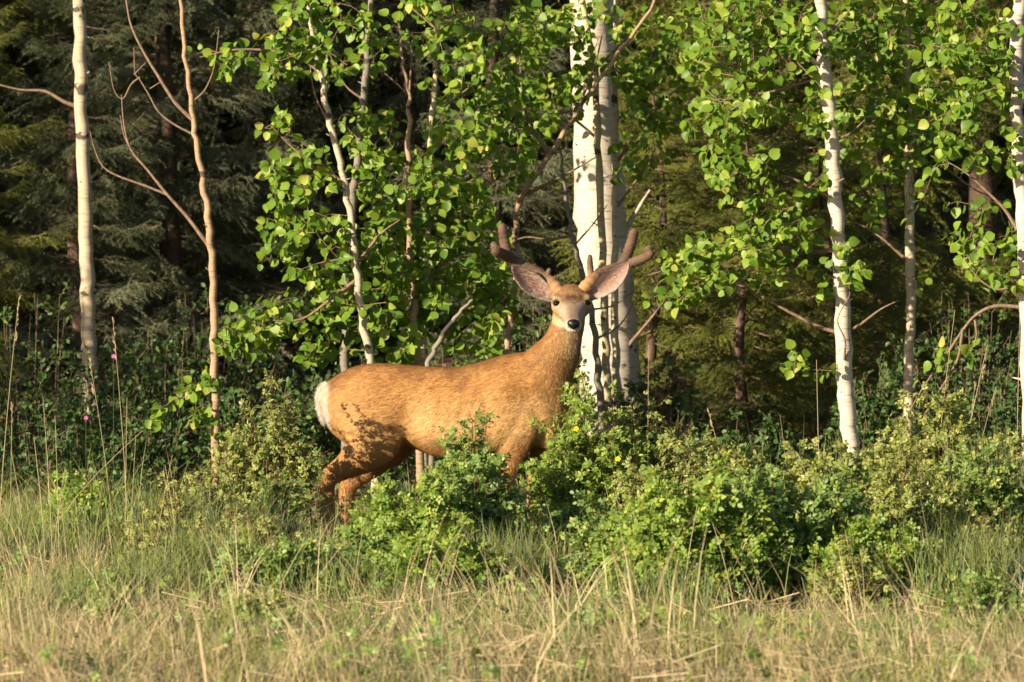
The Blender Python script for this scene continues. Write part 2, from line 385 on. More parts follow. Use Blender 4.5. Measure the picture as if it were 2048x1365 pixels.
spruce(xat(1350, 14.5), 14.5, 11.0, B, 'dark spruce deep in the wood right of the broad white aspen', 0.42, 0.14, 1.0, 0.3, 12)
spruce(xat(1960, 14.0), 14.0, 8.0, G, 'spruce standing on the brown bank behind the right-hand aspens', 0.34, 0.1, 0.9, 1.3, 13)
spruce(xat(2120, 11.0), 11.0, 5.0, G, 'dark spruce beside the brown bank', 0.36, 0.07, 0.9, 0.1, 14)
spruce(xat(1500, 6.6), 6.6, 1.9, G, 'low bushy yellow-green spruce behind the middle of the thicket', 0.17, 0.035, 1.3, 0.02, 15)
spruce(xat(1310, 7.4), 7.4, 2.2, G, 'small yellow-green spruce against the foot of the broad white aspen', 0.19, 0.035, 1.2, 0.02, 16)
spruce(xat(1640, 7.2), 7.2, 1.8, G, 'squat yellow-green spruce behind the foot of the slender white aspen', 0.18, 0.035, 1.3, 0.02, 17)
for k, (x, y, h) in enumerate([(-4.2, 19, 12), (-1.8, 20, 13), (0.6, 18.5, 12), (2.9, 20.5, 13), (5.2, 19, 12), (-6.3, 17, 12), (-0.6, 24, 14), (-3.2, 25, 14), (2.0, 25.5, 14), (4.6, 25, 14)]):
    spruce(x, y, h, B if k % 2 else G, 'tall dark spruce far back on the wooded slope', 0.5, 0.15, 1.25, 0.2, 20 + k, 'far spruces closing the wood')
for k, (x, y, h) in enumerate([(-6.2, 7.9, 8.0), (-7.6, 9.3, 9), (-9.4, 7.9, 10), (-6.2, 11.6, 9), (-11.6, 7.2, 11), (-9.0, 11.0, 11), (-13.5, 5.6, 11), (-15.5, 6.5, 12), (-5.0, 13.5, 8), (7.0, 13, 10), (6.2, 9.5, 7)]):  # first one is unseen and added to shade the upper-left wood
    spruce(x, y, h, B if k % 2 else G, 'tall spruce of the wood edge beyond the view', 0.5, 0.14, 1.2, 0.2, 40 + k, 'spruces of the wood edge beyond the view')

for k, (x, y, h) in enumerate([(-3.9, 3.7, 1.9), (-4.7, 4.5, 2.2), (-4.2, 5.6, 2.2), (-5.7, 5.2, 2.5), (-3.6, 2.7, 1.3), (-5.3, 3.6, 1.9)]):  # unseen low spruces, added to keep the sun off the left undergrowth
    spruce(x, y, h, B if k % 2 else G, 'young spruce added beyond the view to shade the undergrowth', 0.24, 0.035, 1.25, 0.05, 60 + k, 'young spruces added beyond the view for shade')
# ------------------------------------------------------------------ aspens
def in_view(p):
    q = to_px(p); return (q[:, 0] > -20) & (q[:, 0] < 2068) & (q[:, 1] > -20) & (q[:, 1] < 1380)
def aspen(name, label, cat, y, trunk, branches=(), regions=(), barkm='aspen_bark', lsize=0.049, group=None, nodes_from=0.0, ysp=0.45, root=True, twigm='twig', bar_r=None, cap=300):
    """trunk: (px, py, width px[, dy]); branches: lists of (px, py[, dy]) ; regions: (cx, cy, rx, ry, cover)"""
    s = ppm(y)
    tp = smooth_path([(*P(q[0], q[1], y + (q[3] if len(q) > 3 else 0)), q[2] / s / 2) for q in trunk], 5)
    if tp[0, 2] > 3.2: tp = np.vstack([[*(tp[0, :3] + (0.06, 0.05, 3.0)), 0.006], [*(tp[0, :3] + (0.03, 0.03, 1.6)), tp[0, 3] * 0.5], tp])
    if root:
        b = tp[-1].copy(); g_ = gz(b[0], b[1]) - 0.06
        if b[2] > g_: tp = np.vstack([tp, [b[0] + 0.01, b[1], (b[2] + g_) / 2, b[3] * 1.1], [b[0] + 0.015, b[1], g_, b[3] * 1.35]])
    tp[:, 0] += 0.004 * np.sin(np.arange(len(tp)) * 1.7 + y); tp[:, 3] *= 1 + 0.05 * np.sin(np.arange(len(tp)) * 2.3) + 0.03 * rng.normal(size=len(tp)); tp[1:-1, 0] += rng.normal(size=len(tp) - 2) * 0.003
    base = tp[-1, :3].copy()
    e = thing(name, base, label, cat, group)
    mb = MB(); v, f = tube(tp[:, :3], tp[:, 3], 14); mb.add(v, f)
    link('trunk', mb.mesh('trunk', M[barkm], base), e)
    if trunk[len(trunk) // 2][2] > 11:
        for k_ in range(int(rng.integers(4, 8))):          # old branch stubs
            u_ = rng.uniform(0.25, 0.9) * (len(tp) - 1); i_ = int(u_); c_ = tp[i_, :3] + (tp[min(i_ + 1, len(tp) - 1), :3] - tp[i_, :3]) * (u_ - i_); R_ = tp[i_, 3]; r_ = min(R_, 0.03)
            a_ = rng.uniform(0, 6.283); d_ = nrm(np.array([math.cos(a_), math.sin(a_), rng.uniform(0.1, 0.8)])); tt_ = np.array([0.6, 1.0, 1.25, 1.25 + rng.uniform(0.3, 2.2)])[:, None]
            mb = MB(); v, f = tube(c_ + d_ * (R_ - r_) * 0.97 + d_ * r_ * tt_, r_ * np.array([0.42, 0.34, 0.2, 0.09]), 7); mb.add(v, f); link('branch_stub', mb.mesh('branch_stub', M['twig' if rng.random() < 0.6 else barkm], base), e)
    nodes = [tp[:max(3, int(len(tp) * (0.85 - nodes_from))), :3]]
    for br in branches:
        w0 = br[0]; pts = smooth_path([P(q[0], q[1], y + (q[2] if len(q) > 2 else 0)) for q in br[1:]], 4)
        n = len(pts); mb = MB(); v, f = tube(pts, np.linspace(w0 / s / 2, max(w0 * 0.25, 1.6) / s / 2, n), 6); mb.add(v, f)
        link('branch', mb.mesh('branch', M[twigm if w0 < 12 else barkm], base), e); nodes.append(pts)
    nodes = np.concatenate(nodes); LP = []; LD = []; tw = MB()
    for rg in regions:
        cx, cy, rx, ry, cover = rg[:5]; dy = rg[5] if len(rg) > 5 else 0.0
        nl = int(math.pi * rx * ry * cover / (lsize * s) ** 2 / 0.8 * 3.0); nt_ = max(2, nl // 7)
        a_ = rng.random(nt_) * 6.283; q = np.sqrt(rng.random(nt_))
        T = np.array([P(cx + rx * q[k] * math.cos(a_[k]), cy + ry * q[k] * math.sin(a_[k]), y + dy + rng.normal() * ysp * 0.6) for k in range(nt_)])
        dmin = np.array([np.min(np.linalg.norm(nodes - p_, axis=1)) for p_ in T])
        for k in np.argsort(dmin):
            tgt = T[k]; d = np.linalg.norm(nodes - tgt, axis=1) + 0.5 * np.maximum(0, nodes[:, 2] - tgt[2])
            nb_ = nodes[np.argmin(d)]; L = np.linalg.norm(tgt - nb_)
            if L < 0.05: tgt = tgt + rng.normal(size=3) * 0.08; L = np.linalg.norm(tgt - nb_)
            tt = np.linspace(0, 1, max(4, int(L / 0.07)))[:, None]
            wig = rng.normal(size=3) * 0.06 * L; sag = np.array([0, 0, 0.16 * L * rng.uniform(-0.4, 1)])
            pts = nb_ + (tgt - nb_) * tt + (wig + sag) * np.sin(tt * math.pi) + rng.normal(size=(len(tt), 3)) * 0.004
            pts[0] = nb_
            v, f = tube(pts, np.linspace(0.0022 + 0.0035 * min(L, 1), 0.0012, len(pts)), 4); tw.add(v, f)
            nodes = np.vstack([nodes, pts[1:]])
            m_ = int(np.clip(rng.normal(7, 1.6), 4, 11)); Lc = min(L, 0.34)
            u = 1 - (np.arange(m_) / m_) ** 1.1 * Lc / L
            pp = np.stack([np.interp(u, tt[:, 0], pts[:, c_]) for c_ in range(3)], 1)
            ax = nrm(tgt - nb_); out = nrm(np.cross(ax, rand_unit(m_)))
            tip = out * 0.75 + ax * 0.35 + rand_unit(m_) * 0.35 + np.array([0, 0, -0.55]) * rng.uniform(0.1, 1.6, (m_, 1))
            LP.append(pp); LD.append(tip)
    if tw.n:
        tag(link('twigs', tw.mesh('twigs', M['twig'], base), e), kind='stuff')
    if LP:
        LP = np.concatenate(LP); LD = nrm(np.concatenate(LD)); n = len(LP)
        nn = np.array([-0.40, -0.75, 0.42]) + rand_unit(n) * 0.75
        R = frame(LD, nn); sc = lsize * np.clip(rng.normal(0.95, 0.2, n), 0.45, 1.35)
        near = LP[:, 1] - 50 * in_view(LP); order = np.argsort(near); var = rng.integers(len(ASPEN), size=n)
        for k in order[:cap]:
            o = link('leaf', ASPEN_ME[var[k]], e, LP[k] - base, Matrix(R[k].tolist()).to_euler(), (sc[k],) * 3)
        rest = order[cap:]
        if len(rest):
            mb = MB()
            for vv in range(len(ASPEN)):
                kk = rest[var[rest] == vv]
                if len(kk): mb.add(*stamp(*ASPEN[vv], LP[kk], R[kk], sc[kk]))
            tag(link('foliage', mb.mesh('foliage', M['aspen_leaf'], base), e), kind='stuff')
    return e

aspen('aspen_tree', 'broad white aspen trunk with dark scars behind the antlers', 'aspen', 6.5,
      [(1172, -700, 70), (1176, -300, 80), (1182, 0, 86), (1190, 200, 92), (1196, 350, 100), (1205, 480, 108), (1216, 600, 108), (1220, 700, 116), (1222, 790, 130)],
      [(14, (1245, 470), (1275, 420), (1300, 380)), (9, (1250, 700, -.1), (1300, 640, -.2), (1330, 600, -.25))],
      [(1200, -350, 200, 120, 0.5)], 'pale_bark', ysp=0.8)
aspen('aspen_sapling', 'slim grey-green stem standing close before the broad white aspen, its left one', 'aspen', 5.6,
      [(1150, -250, 9), (1166, 0, 11), (1188, 130, 13), (1195, 260, 14), (1203, 430, 15), (1208, 600, 16), (1213, 720, 17), (1216, 800, 18)],
      [(7, (1197, 280), (1150, 240), (1110, 215), (1080, 150)), (6, (1190, 140), (1240, 90), (1290, 40))],
      [(1130, 90, 80, 100, 0.75), (1100, 215, 70, 60, 0.7), (1160, -130, 120, 90, 0.5), (1230, 40, 60, 50, 0.7), (1290, 330, 50, 35, 0.5)], 'olive_bark')
aspen('aspen_sapling', 'slim pale stem standing close before the broad white aspen, its right one', 'aspen', 5.7,
      [(1240, -260, 9), (1233, 0, 11), (1229, 200, 13), (1230, 380, 14), (1228, 560, 15), (1231, 700, 16), (1236, 800, 18)],
      [(7, (1230, 330), (1280, 260), (1340, 190), (1400, 150)), (6, (1230, 420), (1280, 350), (1310, 300))],
      [(1265, 140, 55, 85, 0.8), (1290, 260, 75, 60, 0.8), (1370, 70, 80, 75, 0.7), (1350, 200, 80, 60, 0.75), (1270, -120, 120, 90, 0.5)], 'aspen_bark')
aspen('dead_sapling', 'dark leafless stem bending against the foot of the broad white aspen', 'dead sapling', 5.4,
      [(1120, 300, 5), (1130, 380, 7), (1143, 460, 9), (1160, 530, 11), (1182, 620, 13), (1192, 690, 13), (1200, 780, 15)],
      [(6, (1146, 470), (1100, 480), (1050, 475), (1000, 495)), (5, (1182, 620), (1230, 610), (1280, 570)), (5, (1190, 680), (1240, 650), (1270, 600)), (5, (1150, 490), (1185, 450), (1215, 410))], (), 'grey_bark')
aspen('aspen_sapling', 'leaning tan sapling slanting up across the broad white aspen', 'aspen', 5.0,
      [(1330, -60, 4), (1300, 20, 6), (1250, 90, 7), (1195, 165, 8), (1150, 230, 9), (1100, 310, 10.5), (1042, 395, 12), (1030, 450, 12), (1034, 530, 13), (1022, 630, 13), (1012, 740, 14)],
      [(8, (1100, 312), (1060, 250), (1045, 190), (1040, 120)), (8, (1040, 396), (1090, 370), (1140, 345), (1200, 310)), (7, (1150, 232), (1190, 130), (1210, 40)), (6, (1030, 500), (960, 480), (900, 450))],
      [(1010, 110, 75, 110, 0.75), (1060, 40, 60, 60, 0.7), (1010, 260, 60, 70, 0.85), (1040, 340, 50, 40, 0.6), (970, 470, 60, 70, 1.0), (990, 620, 60, 80, 0.75), (1010, 700, 40, 40, 0.5)], 'tan_bark')
aspen('aspen_sapling', 'leafy aspen sapling with a pale wavering stem over the rump of the deer', 'aspen', 3.6,
      [(600, -120, 6), (625, 60, 9), (645, 170, 12), (660, 250, 13), (675, 300, 14), (690, 370, 13), (703, 450, 14), (714, 550, 15), (725, 640, 16), (742, 730, 17), (748, 800, 18)],
      [(9, (640, 145), (600, 115), (540, 102), (470, 100), (400, 115)), (8, (690, 370), (640, 330), (590, 300), (545, 255)), (9, (714, 560), (660, 600), (600, 640), (520, 640)), (8, (712, 530), (760, 470), (800, 440)), (6, (660, 250), (630, 190), (620, 130))],
      [(585, 85, 70, 80, 1.0), (450, 118, 70, 28, 0.95), (500, 150, 60, 20, 0.7), (560, 250, 38, 30, 0.85), (600, 330, 65, 55, 1.1), (590, 430, 62, 60, 1.1), (640, 500, 70, 70, 1.15), (545, 640, 75, 60, 1.0), (640, 640, 60, 60, 0.9), (640, 710, 40, 35, 0.7), (600, 0, 70, 40, 0.7)], 'aspen_bark', ysp=0.35)
aspen('aspen_sapling', 'grey smooth aspen stem leaning through the leaves over the rump of the deer', 'aspen', 4.5,
      [(760, -250, 9), (744, -30, 11), (736, 100, 13), (727, 200, 14), (716, 300, 15), (706, 400, 16), (698, 480, 16), (694, 560, 17), (692, 660, 18), (690, 780, 19)],
      [(6, (727, 200), (690, 170), (660, 110)), (6, (712, 330), (750, 290), (780, 250))],
      [(680, 80, 70, 80, 0.7), (750, 90, 35, 35, 0.8), (730, 250, 70, 60, 0.6), (760, 340, 60, 60, 0.8), (720, -60, 120, 60, 0.5)], 'grey_bark')
aspen('aspen_sapling', 'straight yellowish aspen stem rising over the back of the deer', 'aspen', 4.2,
      [(885, -250, 7), (878, -20, 9), (876, 60, 10), (872, 140, 11), (866, 220, 12), (860, 300, 12), (857, 400, 13), (852, 520, 14), (848, 640, 15), (843, 730, 16), (842, 800, 17)],
      [(6, (874, 60), (840, 30), (800, 0)), (6, (866, 230), (920, 190), (970, 150)), (7, (857, 400), (910, 380), (960, 350), (985, 330)), (7, (850, 560), (900, 520), (950, 500))],
      [(860, 50, 80, 70, 0.75), (920, 100, 60, 70, 0.75), (920, 250, 70, 70, 0.9), (890, 330, 80, 60, 1.1), (860, 420, 80, 60, 1.25), (920, 420, 60, 60, 1.1), (880, 520, 80, 60, 1.25), (930, 570, 70, 60, 1.0), (945, 650, 60, 50, .9), (985, 560, 45, 60, .8), (880, 640, 60, 50, 0.8), (880, -110, 120, 70, 0.5)], 'olive_bark', ysp=0.4)
aspen('aspen_sapling', 'thin orange-brown forked aspen stem among leaves over the back of the deer', 'aspen', 4.0,
      [(797, 40, 4), (803, 110, 6), (812, 160, 8), (818, 210, 9), (816, 300, 11), (818, 400, 12), (821, 500, 13), (827, 600, 14), (834, 690, 15), (838, 800, 16)],
      [(6, (818, 190), (822, 140), (825, 80)), (5, (816, 190), (785, 160), (760, 140)), (6, (821, 520), (780, 470), (740, 440))],
      [(770, 430, 60, 55, 1.2), (770, 530, 75, 55, 1.2), (800, 610, 70, 55, 1.15), (780, 680, 60, 45, 0.85), (830, 700, 40, 30, 0.6), (700, 560, 50, 60, 1.0), (690, 650, 40, 50, 0.8)], 'tan_bark', ysp=0.4)
aspen('dead_sapling', 'slanting grey broken stick just above the back of the deer', 'dead sapling', 3.0,
      [(945, 600, 5), (925, 620, 7), (900, 650, 9), (875, 690, 10), (858, 725, 11)], [], [], 'grey_bark')
aspen('aspen_tree', 'bare pale trunk standing alone at the edge of the shaded undergrowth', 'aspen', 7.8,
      [(150, -700, 18), (155, -200, 22), (158, 0, 25), (161, 120, 26), (164, 250, 27), (169, 400, 28), (173, 520, 29), (176, 620, 30), (178, 700, 31), (180, 760, 34)],
      [(10, (160, 215), (130, 205), (90, 183), (40, 180), (-20, 165))], [(150, -420, 260, 120, 0.4)], 'aspen_bark', ysp=0.8)
aspen('aspen_sapling', 'nearly leafless tan sapling with forking bare branches and leaves round its foot', 'aspen', 3.4,
      [(352, -120, 6), (361, 0, 8), (368, 80, 9), (377, 160, 10), (385, 235, 11), (393, 290, 12), (408, 370, 13), (418, 450, 15), (424, 520, 15), (427, 600, 16), (429, 700, 16), (430, 800, 17), (432, 890, 19)],
      [(9, (385, 240), (350, 205), (315, 150), (285, 100), (262, 50), (252, 0), (240, -60)),
       (9, (416, 490), (375, 435), (335, 390), (295, 340), (262, 300), (248, 250), (243, 190)),
       (6, (335, 390), (290, 372), (235, 352), (205, 332), (188, 295), (180, 262)),
       (5, (388, 270), (350, 250), (318, 225), (298, 190), (280, 160), (270, 145), (268, 95)),
       (4, (262, 300), (248, 270), (240, 230)), (4, (280, 155), (262, 170), (246, 198), (228, 180), (218, 125)),
       (4, (386, 203), (410, 180), (428, 135), (438, 60)), (3, (268, 150), (292, 125)), (3, (300, 178), (325, 162))],
      [(425, 690, 42, 26, 0.9), (445, 690, 28, 40, 0.8), (420, 745, 40, 25, 0.8), (385, 775, 30, 25, 0.8), (340, 835, 55, 25, 0.7), (400, 820, 26, 30, 0.6), (440, 870, 15, 15, 0.6)], 'tan_bark', nodes_from=-0.1, ysp=0.15)
aspen('aspen_tree', 'slender white aspen rising from the rose bushes, curved foot', 'aspen', 3.6,
      [(1632, -300, 18), (1640, -50, 22), (1645, 60, 24), (1652, 160, 26), (1660, 240, 28), (1667, 330, 29), (1674, 430, 28), (1680, 520, 30), (1684, 600, 31), (1688, 700, 33), (1692, 790, 34), (1700, 870, 33), (1707, 950, 32), (1712, 1000, 34)],
      [(12, (1650, 140), (1610, 110), (1570, 90), (1540, 95)), (9, (1676, 500), (1600, 505), (1540, 495), (1480, 500), (1400, 520), (1300, 550)),
       (9, (1690, 668), (1640, 655), (1580, 625), (1535, 600), (1490, 575), (1430, 560)), (8, (1688, 665), (1720, 650), (1760, 620), (1800, 600)),
       (9, (1668, 400), (1620, 375), (1580, 355), (1540, 350)), (8, (1670, 280), (1700, 268), (1730, 240)), (7, (1665, 60), (1700, 20)), (5, (1688, 720, -.05), (1690, 680, -.08), (1675, 640, -.1), (1700, 590, -.1)), (6, (1655, 150), (1560, 180), (1500, 190), (1450, 200))],
      [(1450, 120, 90, 90, 0.85), (1540, 70, 80, 80, 0.9), (1620, 60, 70, 60, 1.0), (1500, 220, 90, 55, 0.75), (1430, 250, 60, 60, 0.55), (1470, 330, 85, 50, 0.8), (1570, 400, 60, 45, 0.6), (1500, 420, 70, 40, 0.5), (1480, 500, 100, 45, 1.25), (1400, 540, 90, 42, 1.15), (1345, 580, 60, 32, 1.1), (1560, 470, 80, 45, 0.8), (1530, 560, 60, 30, 0.6), (1660, 520, 45, 70, 0.6), (1650, 260, 40, 90, 0.8), (1720, 570, 40, 40, 0.5), (1600, 745, 45, 55, 0.35), (1440, 20, 100, 45, 0.8), (1600, -110, 150, 80, 0.5)], 'pale_bark', ysp=0.4)
aspen('aspen_tree', 'thin straight aspen between the slender white aspen and the frame-side trunk', 'aspen', 4.4,
      [(1812, -200, 12), (1813, -20, 13), (1814, 120, 14), (1815, 200, 15), (1817, 290, 17), (1818, 400, 18), (1820, 520, 19), (1822, 620, 19), (1819, 720, 20), (1816, 820, 20), (1814, 900, 21)],
      [(7, (1818, 262), (1790, 245), (1755, 235), (1740, 200)), (6, (1816, 285), (1850, 300), (1890, 335), (1950, 380), (1990, 400), (2010, 450)), (8, (1822, 530), (1780, 490), (1740, 460), (1710, 445)), (6, (1812, 340), (1798, 320), (1785, 300)),
       (6, (1820, 690), (1860, 660), (1900, 625)), (6, (1818, 240), (1780, 270), (1740, 275), (1700, 280)), (6, (1815, 180), (1760, 130), (1720, 60), (1700, 20)), (5, (1815, 150), (1870, 120), (1930, 70))],
      [(1740, 60, 80, 70, 1.2), (1790, 140, 80, 70, 1.2), (1740, 220, 70, 60, 1.1), (1820, 250, 60, 50, 1.0), (1760, 310, 60, 45, 0.9), (1850, 60, 60, 70, 1.1), (1740, 380, 40, 50, 0.5), (1825, 560, 30, 25, 0.6), (1880, 330, 70, 40, 0.6), (1800, -100, 150, 70, 0.5)], 'aspen_bark', ysp=0.4)
aspen('aspen_tree', 'knotty white aspen beside the brown bank with a stub limb', 'aspen', 3.0,
      [(2044, -300, 28), (2040, -60, 28), (2037, 40, 28), (2033, 110, 30), (2034, 200, 27), (2038, 300, 26), (2044, 400, 29), (2050, 480, 31), (2056, 620, 33), (2060, 800, 35), (2064, 960, 38)],
      [(16, (2030, 42), (2012, 40), (1998, 38)), (9, (2030, 230), (2000, 250), (1960, 255), (1900, 248)), (8, (2034, 460), (2010, 420), (1970, 380), (1930, 345), (1870, 310)),
       (9, (2060, 618), (2000, 612), (1960, 625), (1930, 655), (1890, 715), (1850, 770), (1815, 830)), (6, (1950, 640), (1953, 670), (1948, 690)), (7, (1925, 660), (1915, 720), (1880, 780), (1860, 800)), (7, (2050, 560), (2000, 580), (1960, 560), (1930, 520)), (6, (2036, 160), (1990, 120), (1950, 60))],
      [(1940, 60, 75, 80, 1.25), (1900, 160, 80, 60, 1.2), (1960, 190, 70, 60, 1.15), (2000, 120, 50, 60, 1.0), (1930, 280, 80, 45, 0.8), (2020, 290, 30, 60, 0.7), (1950, 490, 60, 55, 0.65), (2010, 520, 45, 60, 0.9), (2000, 420, 45, 40, 0.5), (1870, 710, 28, 22, 0.5), (1946, 690, 20, 18, 0.7), (1860, 420, 60, 50, 0.25), (1960, -100, 140, 70, 0.5)], 'pale_bark', ysp=0.35)

# ------------------------------------------------------------------ shrubs
def shrub(name, label, cat, px, y, wpx, top, leaf='rose_leaf', tmpl=ROSE, n=22, twig_n=9, leafy=0.35, lscale=1.0, stem='red_stem', group=None, lean=0.0, per=6, rough=0.05, flower=None):
    x0 = P(px, 1000, y)[0]; z0 = gz(x0, y); s = ppm(y); H = max(0.15, P(px, top, y)[2] - z0); W = wpx / s / 2 * 1.2; n = int(n * 1.45); lscale = lscale * 0.86
    base = np.array([x0, y, z0]); e = thing(name, base, label, cat, group)
    st = MB(); LP = []; LD = []
    for k in range(n):
        a_ = rng.random() * 6.283; q = math.sqrt(rng.random()); 
        hh = H * (1 - 0.55 * q ** 2.2) * rng.uniform(0.72, 1.04)
        ex = W * q * math.cos(a_) + lean * hh; ey = W * 0.75 * q * math.sin(a_)
        p0 = np.array([ex * 0.35 + rng.normal() * 0.03, ey * 0.35 + rng.normal() * 0.03, -0.04])
        p1 = np.array([ex, ey, hh]); t = np.linspace(0, 1, 9)[:, None]
        pts = p0 + (p1 - p0) * t + np.array([ex * 0.35, ey * 0.35, 0]) * (np.sin(t * math.pi) * 0.25) + np.cumsum(rng.normal(size=(9, 3)) * 0.006, 0)
        v, f = tube(pts, np.linspace(0.0045, 0.0012, 9), 4); st.add(v, f)
        for c in range(twig_n):
            u = rng.uniform(leafy, 1.0); b0 = np.array([np.interp(u, t[:, 0], pts[:, c_]) for c_ in range(3)])
            ln = rng.uniform(0.05, 0.16) * (1.3 - 0.6 * u) * (0.6 + 0.6 * H)
            d0 = nrm(rng.normal(size=3) * np.array([1, 1, 0.5]) + np.array([0, 0, 0.75]) + 0.6 * nrm(np.array([ex, ey, 0.001])))
            t2 = np.linspace(0, 1, 4)[:, None]; tp = b0 + d0 * ln * t2 + np.array([0, 0, 0.15 * ln]) * t2 ** 2
            v, f = tube(tp, np.linspace(0.0018, 0.0008, 4), 3); st.add(v, f)
            m_ = per; uu = (np.arange(m_) + 0.7) / m_
            LP.append(b0 + d0 * ln * uu[:, None]); LD.append(nrm(d0 * 0.7 + rand_unit(m_) * 1.0 + np.array([0, 0, 0.1])))
        m_ = 4; uu = rng.uniform(max(0.3, leafy), 1.0, m_); LP.append(np.stack([np.interp(uu, t[:, 0], pts[:, c_]) for c_ in range(3)], 1)); LD.append(nrm(rand_unit(m_) + np.array([0, 0, 0.3])))
    link('stems', st.mesh('stems', M[stem]), e)
    LP = np.concatenate(LP); LD = np.concatenate(LD); k = len(LP)
    ok = LP[:, 2] > 0.02; LP = LP[ok]; LD = LD[ok]; k = len(LP)
    nn = np.array([-0.35, -0.5, 0.6]) + rand_unit(k) * 0.65
    mb = MB(); mb.add(*stamp(*tmpl, LP, frame(LD, nn), lscale * rng.uniform(0.65, 1.25, k)))
    tag(link('foliage', mb.mesh('foliage', M[leaf], smooth=False), e), kind='stuff')
    if flower:
        for fx, fy in flower:
            fp = P(fx, fy, y - 0.25) - base; fv, ff = leaflet(0.014, 0.013)
            ang = np.arange(5) * 2 * math.pi / 5; tip = np.stack([np.cos(ang), np.full(5, -0.25), np.sin(ang)], 1)
            mb = MB(); mb.add(*stamp(fv, ff, np.repeat(fp[None], 5, 0), frame(tip, np.tile([0, -1.0, 0.3], (5, 1))), np.ones(5)))
            link('flower', mb.mesh('flower', M['yellow_petal']), e)
    return e
rose = 'rose_bush'
shrub(rose, 'small round bright green rose bush alone among grass left of the bare stems', 'rose bush', 185, -2.0, 150, 935, 'bright_leaf', n=26, twig_n=10)
shrub('cinquefoil_bush', 'upright shrub with small leaves and dark stems beside the rump of the deer', 'shrub', 532, -0.55, 160, 765, 'pale_leaf', CINQ, n=26, twig_n=12, leafy=0.55, lscale=1.1, per=5)
shrub('cinquefoil_bush', 'sparse shrub of dark red bare stems left of the upright small-leaved shrub', 'shrub', 415, -1.5, 130, 880, 'pale_leaf', CINQ, n=22, twig_n=6, leafy=0.6, per=4)
shrub('cinquefoil_bush', 'half-bare shrub with reddish stems before the hind leg of the deer', 'shrub', 555, -1.2, 100, 930, 'rose_leaf', CINQ, n=20, twig_n=7, leafy=0.55, per=4)
shrub('bare_shrub', 'thin red-stemmed shrub standing close before the hock of the deer', 'shrub', 640, -0.9, 100, 900, 'rose_leaf', CINQ, n=7, twig_n=5, leafy=0.5, per=3)
shrub(rose, 'narrow rose spire standing up before the belly of the deer', 'rose bush', 935, -1.7, 95, 798, 'rose_leaf', n=20, twig_n=11, leafy=0.4)
shrub(rose, 'wide rose bush covering the forelegs of the deer', 'rose bush', 945, -3.0, 200, 920, 'rose_leaf', n=42, twig_n=11)
shrub(rose, 'rose bush before the belly and hind legs of the deer', 'rose bush', 825, -3.3, 215, 945, 'bright_leaf', n=36, twig_n=10)
shrub(rose, 'tall shrub before the chest of the deer with a yellow flower', 'rose bush', 1190, -1.2, 200, 745, 'bright_leaf', CINQ, n=34, twig_n=12, lscale=1.25, leafy=0.4, per=6, flower=[(1152, 858), (1236, 918)])
shrub('cinquefoil_bush', 'twiggy shrub with dark bare stems right of the tall flowering shrub', 'shrub', 1280, -1.0, 170, 770, 'pale_leaf', CINQ, n=30, twig_n=10, leafy=0.45, per=5)
shrub(rose, 'large bright green rose bush in the middle of the thicket', 'rose bush', 1390, -4.3, 290, 930, 'bright_leaf', n=52, twig_n=12, leafy=0.22, lscale=1.15)
shrub(rose, 'dark green rose bush of the thicket beside the foot of the slender aspen', 'rose bush', 1590, -3.9, 300, 910, 'rose_leaf', n=48, twig_n=12, leafy=0.25, lscale=1.1)
shrub(rose, 'low rose bush at the back of the thicket between chest shrub and slender aspen', 'rose bush', 1450, -1.0, 230, 885, 'pale_leaf', n=34, twig_n=10)
shrub('cinquefoil_bush', 'tall pale shrub with upright leafy shoots below the thin straight aspen', 'shrub', 1870, -0.8, 200, 765, 'pale_leaf', ROSE, n=34, twig_n=11, leafy=0.4)
shrub('cinquefoil_bush', 'reddish-stemmed open shrub right of the slender aspen foot', 'shrub', 1800, -3.3, 240, 880, 'pale_leaf', CINQ, n=36, twig_n=10, leafy=0.42, lscale=1.15)
shrub(rose, 'rose bush at the right end of the thicket below the pale shoots', 'rose bush', 1965, -2.8, 230, 900, 'rose_leaf', n=34, twig_n=11)
shrub(rose, 'small rose bush under the slender aspen beside dry grass', 'rose bush', 1660, -3.9, 120, 1110, 'bright_leaf', n=16, twig_n=8)
shrub(rose, 'low dark rose bush in the grass below the half-bare shrub', 'rose bush', 560, -4.5, 220, 1085, 'rose_leaf', n=30, twig_n=10, leafy=0.25)
shrub(rose, 'rose bush below the hind legs of the deer', 'rose bush', 720, -4.0, 200, 1065, 'rose_leaf', n=30, twig_n=10)
shrub(rose, 'rose bush between the wide bush and the bright thicket bush', 'rose bush', 1225, -4.0, 170, 1000, 'rose_leaf', n=26, twig_n=10)
shrub(rose, 'leafy rose bush hanging over the grass before the far foreleg of the deer', 'rose bush', 1145, -2.6, 80, 985, 'rose_leaf', n=26, twig_n=10)
shrub('cinquefoil_bush', 'pale fine-leaved shrub behind the bright thicket bush', 'shrub', 1340, -1.8, 220, 880, 'pale_leaf', CINQ, n=34, twig_n=11, leafy=0.3, lscale=1.2)
shrub(rose, 'broad pale rose bush hiding the foot of the slender aspen', 'rose bush', 1690, -1.4, 260, 880, 'pale_leaf', n=40, twig_n=11, leafy=0.3)
shrub(rose, 'low rose bush in green grass below the wide bush at the forelegs', 'rose bush', 870, -4.4, 250, 1050, 'bright_leaf', n=30, twig_n=10, leafy=0.2)
shrub(rose, 'low rose bush in grass below the reddish-stemmed open shrub', 'rose bush', 1760, -4.3, 220, 1040, 'bright_leaf', n=28, twig_n=10, leafy=0.25)
shrub('cinquefoil_bush', 'fine pale shrub in grass below the knotty aspen', 'shrub', 2030, -0.9, 180, 840, 'pale_leaf', CINQ, n=28, twig_n=10, leafy=0.3, lscale=1.2)
